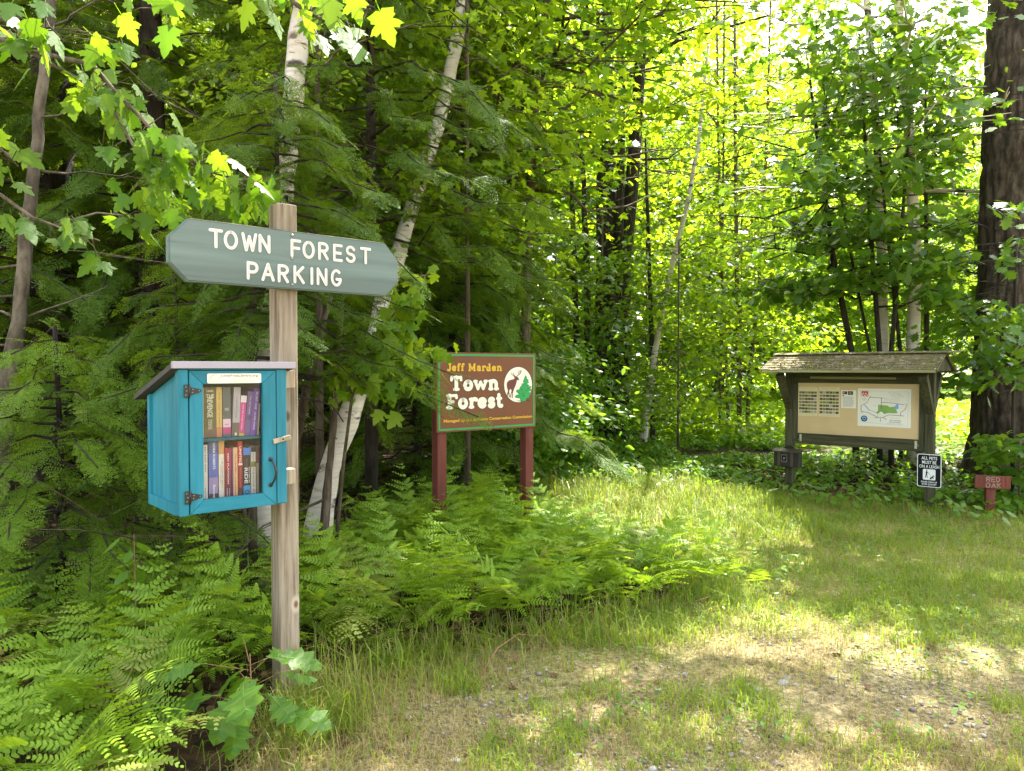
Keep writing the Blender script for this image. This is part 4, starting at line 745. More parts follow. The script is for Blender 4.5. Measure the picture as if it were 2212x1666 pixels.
# hemlocks on the left
hemlock(gpx(800,6.3),6.3,'tall dense hemlock right of the wooden post, spreading over the leaning birch',21,H=7.5,Rad=1.75,z0=1.95,nbr=135,fine=True,ss=.215,dens=2.3,mat='hem',shape=.6,bare=0,tr=.05,keepfn=lambda P:~((P[:,0]>-1.2)&(P[:,1]<6.6)&(P[:,2]<2.05))&~((P[:,0]>-1.32)&(P[:,1]<5.5)&(P[:,2]<2.1))&~((P[:,0]>-.72)&(P[:,2]>3.9)))
hemlock(gpx(985,8.4),8.4,'dark hemlock filling the gap above the brown forest sign',22,H=8.0,Rad=1.8,z0=1.0,nbr=110,ss=.26,dens=1.9,bare=8)
hemlock(gpx(600,4.6),4.6,'slender young hemlock directly behind the top of the wooden post',23,H=3.35,Rad=.95,z0=1.45,nbr=68,fine=True,ss=.19,dens=2.2,mat='hem',bare=6,tr=.03,shape=.5)
hemlock(gpx(900,8.0),8.0,'low dark hemlock in the gap left of the brown sign',28,H=3.4,Rad=1.3,z0=.3,nbr=70,ss=.34,dens=1.1,tr=.04)
hemlock(gpx(120,4.3),4.3,'low bright hemlock sapling left of the teal box',24,H=1.75,Rad=.95,z0=.2,nbr=52,fine=True,ss=.20,dens=2.0,mat='hemtip',shape=.6,tr=.025)
hemlock(gpx(380,4.7),4.7,'young hemlock sapling behind the teal box',25,H=2.1,Rad=.75,z0=.4,nbr=36,fine=True,ss=.19,dens=1.6,mat='hem',shape=.6,tr=.022)
H1=hemlock(gpx(330,7.6),7.6,'shaded hemlock deep in the wood left of the post',26,H=10,Rad=2.0,z0=1.7,nbr=95,ss=.30,dens=1.7,tr=.13,bare=26,group='shaded hemlocks in the dark wood')
H2=hemlock(gpx(-60,7.0),7.0,'shaded hemlock at the left edge of the wood',27,H=10,Rad=2.1,z0=1.9,nbr=95,ss=.30,dens=1.7,tr=.14,bare=26,group='shaded hemlocks in the dark wood')
dk='shaded hemlocks in the dark wood'
for i,(px,Y,s,b) in enumerate([(130,9.4,1.0,H1),(520,9.3,.95,H2),(760,10.6,1.05,H1),(-180,10.5,1.1,H2),(330,11.6,1.15,H1),(960,12.2,1.1,H2),(60,13.2,1.2,H1),(620,13.4,1.15,H2),(1050,11.8,.72,H1),(240,15.5,1.3,H2),(820,16.0,1.25,H1),(-60,16.5,1.3,H2),(-420,8.0,1.0,H1),(480,17.5,1.3,H1),(-330,13.5,1.2,H2),(420,10.4,.62,H2),(200,12.4,.6,H1),(700,11.6,.62,H2),(20,11.0,.6,H2),(560,15.4,.7,H1),(350,19,.9,H2),(900,19.5,.9,H1),(-150,19.5,.9,H1),(680,21,1.0,H2),(120,21.5,1.0,H1),(-420,20,1.0,H2),(-700,15,1.2,H1),(-620,22,1.1,H2),(1040,22,.9,H2)]):
    x=gpx(px,Y); copy_tree(b,(x,Y,float(gh(x,Y))),i*1.7,s,'shaded hemlock among the dark trunks of the wood on the left',dk)
def bare_trunk(name,label,cat,pts,rad,mat,twigs=0,seed=0,group=None,n=12):
    P=[W(*p) for p in pts]; P[0][2]=gh(P[0][0],P[0][1])-.1; r=P[0].copy(); r[2]+=.1; root=empty(name,tuple(r),0,label,cat,group); mb=MB(); Q=[]; rr_=[]
    P=[p-r for p in P]
    for k in range(len(P)-1):
        for j in range(5): f=j/5; Q.append(P[k]*(1-f)+P[k+1]*f); rr_.append(rad[k]*(1-f)+rad[k+1]*f)
    Q.append(P[-1]); rr_.append(rad[-1]); rs=np.random.RandomState(seed+1)
    for k in range(1,len(Q)): Q[k]=Q[k]+rs.randn(3)*rr_[k]*.10; rr_[k]*=1+.05*rs.randn()
    mb.tube(Q,rr_,n); tr=mb.build('trunk',M[mat],root)
    for i in range(twigs):
        k=rs.randint(2,len(Q)-1); az=rs.uniform(0,2*PI); L=rs.uniform(.4,1.3); d=np.array([math.cos(az),math.sin(az),rs.uniform(-.25,.5)]); pts_=[Q[k]+d*L*u+rs.randn(3)*.05*L*u for u in np.linspace(0,1,5)]; b=MB().tube(pts_,[.011,.009,.007,.005,.002],5)
        for j in range(2):
            q=pts_[rs.randint(1,4)]; d2=d+rs.randn(3)*.6; b.tube([q,q+d2*L*.2,q+d2*L*.38+np.array([0,0,-.03])],[.005,.004,.0015],4)
        b.build('branch',M[mat if mat!='birch' else 'bark'],root)
    return root
bare_trunk('maple_tree','leaning grey brown trunk with bare side branches at the far left edge','tree',[(-20,1250,4.9),(5,900,4.9),(45,640,5.0),(80,300,5.1),(105,60,5.2),(130,-250,5.3),(150,-600,5.4)],[.085,.06,.046,.038,.034,.03,.02],'barkg',14,31)
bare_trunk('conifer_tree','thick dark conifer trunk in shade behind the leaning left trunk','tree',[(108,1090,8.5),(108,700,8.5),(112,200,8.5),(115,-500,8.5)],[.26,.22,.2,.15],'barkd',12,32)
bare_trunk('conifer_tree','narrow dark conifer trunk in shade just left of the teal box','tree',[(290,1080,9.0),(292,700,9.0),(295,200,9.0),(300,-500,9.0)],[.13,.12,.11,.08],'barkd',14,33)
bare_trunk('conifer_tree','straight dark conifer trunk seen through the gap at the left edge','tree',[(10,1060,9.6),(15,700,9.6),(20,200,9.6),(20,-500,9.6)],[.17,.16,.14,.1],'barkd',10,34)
bare_trunk('birch_tree','white birch trunk with black scars rising behind the wooden post','birch',[(566,1195,4.95),(575,1000,5.0),(590,700,5.1),(617,380,5.2),(635,200,5.25),(655,0,5.3),(668,-200,5.4),(690,-700,5.6)],[.105,.09,.080,.066,.072,.064,.055,.03],'birch',10,35,n=16)
bare_trunk('birch_tree','white birch trunk leaning right between the post and the brown sign','birch',[(662,1210,5.1),(700,1050,5.15),(762,880,5.25),(800,770,5.45),(832,640,5.9),(900,420,6.8),(955,240,7.2),(1000,10,7.5),(1050,-250,7.7),(1120,-700,8.0)],[.12,.083,.075,.064,.064,.066,.066,.066,.06,.03],'birch',3,36,n=16)
for lab,pts,rad in (('thin brown sapling stem close beside the leaning birch',[(690,1190,4.9),(712,1020,4.95),(725,860,5.0),(735,740,5.1),(742,560,5.2)],[.030,.024,.021,.018,.01]),('thin brown sapling stem just right of the wooden post',[(628,1180,5.4),(640,950,5.4),(662,840,5.4),(690,740,5.4),(720,600,5.5)],[.04,.036,.032,.028,.02]),('straight brown stem left of the birch base under the box',[(545,1225,4.75),(546,1080,4.8),(548,900,4.9),(550,600,5.0)],[.032,.028,.025,.015]),('thin grey stem furthest left under the teal box',[(527,1225,4.7),(529,1090,4.75),(531,900,4.8),(534,640,4.9)],[.016,.014,.012,.008]),('short dead stem leaning at the foot of the leaning birch',[(676,1205,4.95),(700,1080,5.0),(706,1000,5.05)],[.022,.015,.006])):
    bare_trunk('sapling',lab,'sapling',pts,rad,'bark',2,int(pts[0][0]),n=8)
broad_at('birch_tree','slim young birch with bright leaves between the wooden post and the leaning birch','birch',gpx(690,6.0),6.0,5.4,.035,'bark','birchleaf',seed=55,h0=2.3,nbr=26,Lbr=.9,leaf='oval',size=.065,per=11,up=.2,flat_=.08,spread=.16,sub=3)
broad_at('maple_sapling','tall slim maple sapling with bright leaves above the brown sign','maple',gpx(1010,7.2),7.2,5.2,.03,'bark','mapley',seed=56,h0=2.6,nbr=22,Lbr=1.0,leaf='maple_s',size=.095,per=8,up=.15,flat_=.08,spread=.18,sub=3)
# overhanging maple, trunk outside the frame on the left
def build_overhang():
    root=empty('maple_tree',(-4.1,3.0,float(gh(-4.1,3.0))),0,'overhanging maple with large leaves along branches above the parking sign','maple'); r=np.array(root.location)
    mb=MB(); mb.tube([p-r for p in (np.array([-4.1,3.0,-.1]),np.array([-4.05,3.02,1.5]),np.array([-3.9,3.05,3.2]),np.array([-3.6,3.1,5.0]))],[.11,.10,.085,.05],10)
    rs=np.random.RandomState(8); LP=[];LD=[];LS=[]
    def limb(start,px,rad,n,size,spread,dens=1.0,down=.5):
        pts=[np.array(start)]+[W(*p) for p in px]; mb.tube([p-r for p in pts],list(np.linspace(rad,.003,len(pts))),6)
        for i in range(n):
            u=rs.rand()**.8*(len(pts)-2)+1; k=min(int(u),len(pts)-2); f=u-k; p=pts[k]*(1-f)+pts[k+1]*f; tg=pts[k+1]-pts[k]; off=rs.randn(3)*np.array([spread,spread*.8,spread*.6]); off[2]-=spread*.35; q=p+off; mb.tube([p-r,p-r+off*.6+np.array([0,0,.02]),q-r],[.0025,.0018,.0012],3); LP.append(q); d=tg/np.linalg.norm(tg)*.5+np.array([*(rs.randn(2)*.55),-down+.25*rs.randn()]); LD.append(d); LS.append(size*rs.uniform(.65,1.15))
    limb((-3.95,3.05,2.9),[(-60,60,3.3),(60,110,3.25),(160,165,3.2),(240,215,3.2)],.018,26,.105,.09)
    limb(W(60,110,3.25),[(200,140,3.2),(250,200,3.15),(310,260,3.1),(370,330,3.1),(430,365,3.2),(500,385,3.45),(545,410,3.6)],.012,96,.108,.085,down=.75)
    limb(W(240,230,3.15),[(280,300,3.1),(330,390,3.1),(370,440,3.1)],.007,24,.10,.08)
    limb((-3.95,3.05,2.2),[(-80,370,3.2),(0,420,3.2),(70,470,3.15),(140,495,3.1),(215,520,3.1)],.012,22,.105,.075,down=.6)
    limb(W(140,480,3.1),[(210,460,3.15),(260,465,3.15),(290,480,3.15)],.005,9,.10,.05)
    limb((-3.9,3.05,3.1),[(-40,20,3.0),(40,60,3.0),(110,60,3.0),(140,90,3.0)],.012,22,.11,.10)
    limb((-3.95,3.05,2.4),[(-60,270,3.1),(0,320,3.1),(40,360,3.1)],.01,12,.11,.08)
    limb((-3.7,3.08,4.6),[(200,-520,3.0),(420,-260,2.8),(560,-80,2.6),(640,10,2.5),(690,40,2.5),(800,20,2.45)],.02,40,.105,.09,down=1.0)
    limb(W(420,-260,2.8),[(300,-100,2.9),(330,-20,2.95),(360,20,3.0)],.01,14,.11,.08,down=.8)
    LP,LD,LS=np.array(LP),np.array(LD),np.array(LS); n=len(LP); k=LS>0
    V,F=scatter(LEAF['maple'],LP-r,LD,np.stack([.5*rs.randn(n),-.35+.5*rs.randn(n),.9*np.ones(n)],-1),LS); mb.build('trunk',M['barkg'],root); link('foliage',npmesh('foliage',V,F,M['maple']),root)
build_overhang()
def build_sapling():
    root=empty('maple_sapling',tuple(W(716,1190,5.0)*np.array([1,1,0])),0,'bright leaved maple sapling reaching toward the corner of the brown sign','maple'); r=np.array(root.location); mb=MB(); rs=np.random.RandomState(12)
    st=[W(716,1200,5.0),W(742,1000,5.0),W(760,860,4.72),W(790,790,4.72),W(835,700,4.72),W(880,640,4.72)]; st[0][2]=-.05; mb.tube([p-r for p in st],[.014,.012,.010,.008,.006,.003],6); LP=[];LD=[];LS=[]
    for br,n,sp in (([W(790,790,4.75),W(850,770,4.7),W(920,760,4.7),W(925,768,4.68)],50,.062),([W(760,850,4.72),W(740,800,4.68),W(735,770,4.68)],24,.075),([W(835,700,4.72),W(820,760,4.68),W(850,830,4.68),W(870,860,4.68)],60,.09),([W(835,720,4.72),W(860,680,4.68),W(890,640,4.68)],40,.08),([W(880,640,4.72),W(900,600,4.72),W(935,590,5.0)],14,.06),([W(790,790,4.72),W(760,790,4.68),W(800,820,4.64)],44,.08)):
        mb.tube([p-r for p in br],list(np.linspace(.006,.002,len(br))),5)
        for i in range(n):
            u=rs.rand()*(len(br)-1); k=min(int(u),len(br)-2); f=u-k; p=br[k]*(1-f)+br[k+1]*f; off=rs.randn(3)*sp; off[2]*=.75; mb.tube([p-r,p+off-r],[.0022,.0012],3); LP.append(p+off); LD.append(np.array([*(rs.randn(2)*.6),-.55+.3*rs.randn()])); LS.append(.112*rs.uniform(.65,1.2))
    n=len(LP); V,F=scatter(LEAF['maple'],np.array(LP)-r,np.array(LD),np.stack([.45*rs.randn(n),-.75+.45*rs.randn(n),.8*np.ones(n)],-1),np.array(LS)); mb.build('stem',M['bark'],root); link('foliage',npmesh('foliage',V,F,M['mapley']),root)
build_sapling()
# maple whose boughs hang over the path
broad('maple_tree','backlit maple with boughs spreading over the grassy path','maple',[(960,1010,10.5),(965,700,10.5),(985,300,10.4),(1010,0,10.3),(1040,-400,10.0)],[.15,.13,.11,.08,.03],'bark','maple',seed=41,zmin=3.7,h0=3.9,nbr=44,Lbr=3.1,leaf='maple_s',size=.125,per=18,up=.12,flat_=.10,spread=.26,sub=4)
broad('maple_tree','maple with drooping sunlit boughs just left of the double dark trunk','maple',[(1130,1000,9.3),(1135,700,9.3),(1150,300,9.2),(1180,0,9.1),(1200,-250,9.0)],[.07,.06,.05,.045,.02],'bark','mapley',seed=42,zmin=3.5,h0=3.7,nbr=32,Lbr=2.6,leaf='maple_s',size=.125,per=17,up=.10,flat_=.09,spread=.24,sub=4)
# double dark trunk
def build_double():
    root=broad('hardwood_tree','big dark twin trunked hardwood at the far end of the path','tree',[(1318,965,13.6),(1315,760,13.6),(1312,560,13.6),(1308,320,13.6),(1305,0,13.6),(1300,-400,13.6),(1300,-900,13.6)],[.33,.26,.21,.17,.15,.12,.04],'barkd','birchleaf',seed=43,h0=5.2,nbr=40,Lbr=3.0,leaf='kite',size=.13,per=18,up=.25,flat_=.16,spread=.34,sub=4)
    r=np.array(root.location); mb=MB(); mb.tube([W(*p)-r for p in ((1336,880,13.6),(1342,700,13.6),(1346,560,13.6),(1362,430,13.6),(1372,310,13.5),(1385,100,13.4),(1400,-300,13.3))],[.20,.18,.15,.13,.12,.10,.05],10); mb.tube([W(*p)-r for p in ((1330,640,13.5),(1338,500,13.4),(1342,320,13.3),(1345,0,13.3))],[.09,.08,.07,.05],8); mb.build('second_trunk',M['barkd'],root)
build_double()
bare_trunk('birch_tree','pale birch leaning right beside the twin dark trunk','birch',[(1385,950,13.2),(1400,860,13.0),(1425,700,13.0),(1455,560,13.0),(1485,440,13.0),(1510,300,13.0),(1530,100,13.0)],[.085,.065,.05,.045,.04,.035,.025],'birch',5,52)
for lab,px,t in (('slim dark trunk left of the twin trunk, farther one',1246,.075),('slim dark trunk left of the twin trunk, nearer one',1272,.085),('thin dark stem right of the twin trunk',1408,.05)):
    bare_trunk('understory_tree',lab,'tree',[(px+4,980,13.2),(px,760,13.2),(px-6,560,13.2),(px-14,300,13.2)],[t,t*.85,t*.7,t*.4],'barkd',8,px)
us='shrubby understory trees at the end of the path'
for i,(lab,px,Y,H,r_,lm,sz) in enumerate([('leafy understory tree around the foot of the twin trunk',1300,13.0,4.2,2.0,'oakleaf',.12),('dark leafy understory tree left of the twin trunk',1200,12.8,3.4,1.4,'oakleaf',.12),('leafy understory tree in front of the pale leaning birch',1465,12.2,3.6,1.5,'birchleaf',.11),('bright layered understory tree left of the kiosk',1600,15.2,4.6,1.9,'mapley',.13),('tall thin understory tree between twin trunk and leaning birch',1395,14.2,5.5,1.5,'mapley',.13),('low green bush between brown sign and path',1110,9.6,1.3,.8,'weed',.10),('shaded understory bush right of the brown sign',1190,11.0,1.7,1.0,'weed',.11)]):
    broad_at('understory_tree',lab,'tree',gpx(px,Y),Y,H,.018,'bark',lm,us,seed=60+i,h0=.35,nbr=24,Lbr=r_,leaf='maple_s' if i in(0,1,3,4) else 'oval',size=sz,per=5 if i<1 else 8 if i<2 else 11,up=.3,flat_=.09,spread=.22,sub=4)
# trunk cluster right of centre
for i,(lab,px,tp,t) in enumerate((('slender dark trunk, leftmost of the cluster left of the kiosk',1574,1560,.04),('stoutest dark trunk of the cluster left of the kiosk',1598,1592,.06),('leaning dark trunk, rightmost of the cluster left of the kiosk',1612,1640,.05),('short leaning stem at the foot of the trunk cluster',1555,1560,.035))):
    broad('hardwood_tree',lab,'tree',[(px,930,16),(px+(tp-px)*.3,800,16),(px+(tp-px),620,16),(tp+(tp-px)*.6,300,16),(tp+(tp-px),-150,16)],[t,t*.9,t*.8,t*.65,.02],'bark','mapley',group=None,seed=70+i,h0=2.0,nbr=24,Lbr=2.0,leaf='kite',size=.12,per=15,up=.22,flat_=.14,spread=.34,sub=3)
# trees behind the kiosk
broad('birch_tree','pale birch rising behind the right half of the kiosk','birch',[(1978,1045,9.9),(1972,760,9.9),(1978,560,9.9),(1965,300,9.9),(1948,120,9.9),(1936,-60,9.9),(1920,-500,9.9),(1900,-1100,9.9)],[.115,.085,.075,.065,.06,.055,.045,.02],'birch','birchleaf',seed=81,h0=3.6,nbr=40,Lbr=2.1,leaf='oval',size=.08,per=20,gap=.55,up=.1,flat_=.09,spread=.28,sub=4)
broad('birch_tree','thinner grey birch rising behind the middle of the kiosk','birch',[(1912,1035,10.3),(1908,760,10.3),(1905,560,10.3),(1895,300,10.3),(1880,100,10.3),(1868,-60,10.3),(1850,-600,10.3),(1840,-1000,10.3)],[.10,.075,.062,.055,.05,.045,.035,.02],'birch','birchleaf',seed=82,h0=3.4,nbr=40,Lbr=2.1,leaf='oval',size=.08,per=20,gap=.55,up=.1,flat_=.09,spread=.28,sub=4)
for i,(lab,a,b,t) in enumerate((('dark sapling stem behind the kiosk leaning right, left of the pale birch',1925,1960,.035),('dark sapling stem behind the kiosk beside the grey birch',1900,1870,.04),('dark sapling stem crossing between the two kiosk birches',1945,1900,.03),('dark upright sapling stem right of the pale birch',2002,2000,.04),('thin slanting sapling stem left of the kiosk birches',1880,1800,.025))):
    broad('oak_sapling',lab,'oak',[(a,1040,9.6+.2*i),(a,760,9.6+.2*i),((a+b)/2,560,9.6+.2*i),(b,330,9.6+.2*i),(b+(b-a)*.5,60,9.6+.2*i)],[t,t*.85,t*.7,t*.5,.008],'barkd','oakleaf',group=None,seed=90+i,h0=2.1,nbr=20,Lbr=2.0,leaf='oak',size=.15,per=15,gap=.42,up=.06,flat_=.05,spread=.22,sub=4)
broad('oak_sapling','spreading oak sapling with boughs reaching left above the kiosk roof','oak',[(1850,1030,10.6),(1840,760,10.6),(1800,560,10.6),(1770,330,10.6),(1740,100,10.6)],[.05,.045,.04,.03,.01],'barkd','oakleaf',seed=97,h0=2.3,nbr=24,Lbr=2.3,leaf='oak',size=.15,per=17,gap=.4,up=.04,flat_=.05,spread=.24,sub=4)
# big oak on the right
def build_oak():
    cx,cy_=gpx(2188,9.3),9.3; z=float(gh(cx,cy_)); root=empty('oak_tree',(cx,cy_,z),0,'massive dark furrowed oak trunk at the right edge','oak'); n=150; hs=np.concatenate([np.linspace(-.1,1,40),np.linspace(1.02,7.5,200)]); V=[]
    for h in hs:
        r=.455-.014*h+.13*math.exp(-max(h,0)/.35); a=np.linspace(0,2*PI,n,endpoint=False)
        lobes=1+.05*np.sin(5*a+1)*math.exp(-max(h,0)/.6)
        q=vnoise(a/(2*PI)*34+.35*np.sin(h*2.3+a*3),np.full(n,h*2.6),7); q2=vnoise(a/(2*PI)*70,np.full(n,h*9.0),8); ridge=np.abs(q-.5)*2
        rr_=r*lobes+.030*np.minimum(ridge*1.8,1)-.02+.008*(q2-.5); lean=.012*h
        V.append(np.stack([rr_*np.cos(a)+lean*.6,rr_*np.sin(a),np.full(n,h)],-1))
    V=np.concatenate(V); i=np.arange(len(hs)*n).reshape(len(hs),n); F=np.stack([i[:-1],np.roll(i,-1,1)[:-1],np.roll(i,-1,1)[1:],i[1:]],-1).reshape(-1,4); link('trunk',npmesh('trunk',V,[F],M['oakbark'],True),root)
    mb,V,F=broad_geo(99,[(.05,0,6.8),(.1,0,9),(.1,0,12),(.1,0,15)],[.3,.24,.16,.05],7.6,26,3.8,'kite',.17,14,up=.3,flat_=.2,spread=.45,sub=5,root=(cx,cy_,z)); mb.build('limbs',M['barkd'],root); link('crown',npmesh('crown',V,F,M['oakleaf']),root)
build_oak()
broad_at('oak_sapling','leafy oak sapling in front of the big oak trunk','oak',gpx(2190,8.3),8.3,3.0,.02,'barkd','oakleaf',seed=111,h0=1.2,nbr=16,Lbr=.75,leaf='oak',size=.13,per=7,up=.1,flat_=.06,spread=.14,sub=3,azr=(2.2,4.6))
broad_at('maple_sapling','small maple sapling beside the tree name sign','maple',gpx(2205,7.9),7.9,.75,.012,'bark','maple',seed=112,h0=.3,nbr=10,Lbr=.4,leaf='maple_s',size=.12,per=5,up=.2,flat_=.04,spread=.1,sub=2)
# bright background woodland: four base trees and their copies
bgk='sunlit trees of the woodland beyond the path'
BASE=[]
for i,(H,Lb,lm,m_) in enumerate(((11,3.2,'far','bark'),(13,3.4,'far','barkg'),(9,3.0,'farb','bark'),(12,3.3,'far','birch'))):
    BASE.append(broad_at('woodland_tree','sunlit green tree of the woodland beyond the path','tree',gpx([1560,1700,1420,1820][i],[27,30,25,33][i]),[27,30,25,33][i],H,.085,m_,lm,bgk,seed=120+i,h0=[1.2,1.6,.8,1.4][i],nbr=60,Lbr=Lb,leaf='kite',size=.14,per=38,up=.25,flat_=.22,spread=.45,sub=4,do_carve=False))
rs=np.random.RandomState(77); k=0
for Y,step,off in ((22,170,40),(28,300,150),(36,230,60),(46,180,30),(58,150,90)):
    for px in np.arange(-700+off,2950,step):
        p=px+rs.uniform(-60,60); y=Y+rs.uniform(-2,2); 
        if Y==22 and not 980<p<1390: continue
        x=gpx(p,y); b=BASE[rs.randint(0,4)]; sc=rs.uniform(.95,1.3)*(.8 if Y==22 else 1.0 if Y<35 else 1.35)
        if 1700<p<2250: sc*=.62 if Y<40 else .75
        copy_tree(b,(x,y,float(gh(x,y))-.05),rs.uniform(0,6.28),sc,'sunlit green tree of the woodland beyond the path',bgk); k+=1
# ---------------------------------------------------------------- ferns
def frond(rs,L,wid,V,F,F5,base,az,rise,arch,npin=11):
    tw=rs.uniform(-.5,.5)
    d=np.array([math.cos(az),math.sin(az),0]); s=np.array([-d[1],d[0],0]); pts=[]
    for k in range(25):
        u=k/24; a=rise-arch*u**1.2; d=np.array([math.cos(az+tw*u),math.sin(az+tw*u),0])
        pts.append((pts[-1]+ (d*math.cos(a)+np.array([0,0,math.sin(a)]))*L/24) if pts else np.array(base,float))
    def quad(p,dr,sd,l,w_):
        b=len(V); V.extend([p-sd*w_*.9,p+sd*w_*.9,p+dr*l*.72+sd*w_*.72,p+dr*l,p+dr*l*.72-sd*w_*.72]); F5.append([b,b+1,b+2,b+3,b+4])
    for k in range(24):
        b=len(V); w_=.0022*(1-k/26); V.extend([pts[k]-s*w_,pts[k]+s*w_,pts[k+1]+s*w_,pts[k+1]-s*w_]); F.append([b,b+1,b+2,b+3])
    for i in range(npin):
        u=.36+.62*i/npin; k=int(u*24); p=pts[k]; tg=pts[k+1]-pts[k]; tg/=np.linalg.norm(tg); nrm=np.cross(tg,s); 
        if nrm[2]<0: nrm=-nrm
        v=(u-.36)/.64; pl=wid*(1-v)**.85*(.75+.25*min(1,v*6))+.008
        for sg in (-1,1):
            a=R(62-12*v)+.06*rs.randn(); pd=tg*math.cos(a)+s*sg*math.sin(a)-nrm*.12; pd/=np.linalg.norm(pd); dr=nrm*(.18*rs.randn()); pd=pd+dr; pd/=np.linalg.norm(pd); sd=np.cross(pd,nrm); sd/=np.linalg.norm(sd); m=max(3,int(pl/.018)); pl*=rs.uniform(.82,1.1)
            for q in range(m):
                t=(q+.6)/m; pp=p+pd*pl*t-nrm*.18*pl*t*t; l=.30*pl*(1-t)**.75*.62+.005; l=min(l*1.05,.029)*rs.uniform(.8,1.15)
                for s2 in (-1,1):
                    dd=sd*s2*.92+pd*.42-nrm*.1; dd/=np.linalg.norm(dd); quad(pp,dd,pd,l,max(.003,.44*pl/m))
def fern_mesh(seed,nf,L,wid,mat,spread=.015,up=(1.1,1.42)):
    rs=np.random.RandomState(seed); V=[];F=[];F5=[]
    for i in range(nf):
        az=2*PI*i/nf+rs.uniform(-.6,.6); frond(rs,L*rs.uniform(.8,1.15),wid*rs.uniform(.8,1.15),V,F,F5,(rs.uniform(-spread,spread),rs.uniform(-spread,spread),-.02),az,rs.uniform(*up),rs.uniform(.8,1.7),rs.randint(8,11))
    for k in range(4):                                              # root crown that ties the fronds together
        a=k*PI/4; c,q=math.cos(a)*.035,math.sin(a)*.035; b=len(V); V+=[np.array([c,q,-.03]),np.array([-c,-q,-.03]),np.array([-c*.6,-q*.6,.05]),np.array([c*.6,q*.6,.05])]; F.append([b,b+1,b+2,b+3])
    return npmesh('fern',np.array(V),[np.array(F),np.array(F5)],mat)
FM=[fern_mesh(1,3,.78,.23,M['fern']),fern_mesh(2,4,.70,.21,M['fern']),fern_mesh(3,3,.86,.25,M['ferny']),fern_mesh(4,3,.74,.21,M['fernb']),fern_mesh(5,4,.66,.20,M['ferny']),fern_mesh(6,3,.62,.21,M['fern']),fern_mesh(7,3,.80,.24,M['fernb']),fern_mesh(8,3,.82,.19,M['fern'],up=(1.2,1.5)),fern_mesh(9,4,.72,.24,M['ferny'],up=(1.0,1.3)),fern_mesh(10,3,.6,.2,M['fernd'],up=(.6,1.0)),fern_mesh(11,3,.76,.22,M['fern'],up=(1.1,1.45))]
rs=np.random.RandomState(19)
def plant_ferns(poly,n,label,group,smin,smax,weights,avoid,dmin=.16,filt=None):
    xs=[p[0] for p in poly]; ys=[p[1] for p in poly]; got=[]; tries=0
    while len(got)<n and tries<20000:
        tries+=1; x,y=rs.uniform(min(xs),max(xs)),rs.uniform(min(ys),max(ys))
        if not inpoly(x,y,poly) or any((x-a)**2+(y-b)**2<dmin**2 for a,b in got) or any((x-a)**2+(y-b)**2<r*r for a,b,r in avoid): continue
        if filt and not filt(x,y): continue
        got.append((x,y)); o=link('fern',FM[rs.choice(len(FM),p=weights)],None,(x,y,float(gh(x,y))),(rs.uniform(-.12,.12),rs.uniform(-.12,.12),rs.uniform(0,6.28))); s=rs.uniform(smin,smax)*(1.08 if y<3.1 else 1); o.scale=(s,s,s); tag(o,label,'fern',group)
AV=[(-1.045,3.35,.2),(-.55,5.76,.1),(.15,6.3,.1)]
wt=np.array([2,2,2.5,.8,2,1.5,.8,2,2.5,.35,2]); wt=wt/wt.sum()
wl=np.array([2,2,3,1.4,2,1.5,1.2,2,2.5,.6,2]); wl=wl/wl.sum()
plant_ferns(BED_LEFT,100,'green fern in the thick bed left of the wooden post','ferns left of the wooden post',.66,1.02,wl,AV+[(-1.0,2.9,.40),(-.95,2.55,.38)],.155)
plant_ferns(BED_MID,135,'green fern in the bed in front of the brown sign','ferns in front of the brown sign',.66,1.12,wt,AV,.145)
plant_ferns([(1.0,4.8),(1.75,4.9),(1.6,5.7),(1.0,5.8)],10,'fern straying into the grass at the right end of the bed','ferns at the path edge',.5,.75,wt,AV,.16)
plant_ferns([(-2.2,4.6),(-1.0,4.6),(-.8,6.5),(-2.2,6.5)],12,'shaded fern at the foot of the birches','ferns under the birches',.5,.8,wt,AV,.3)
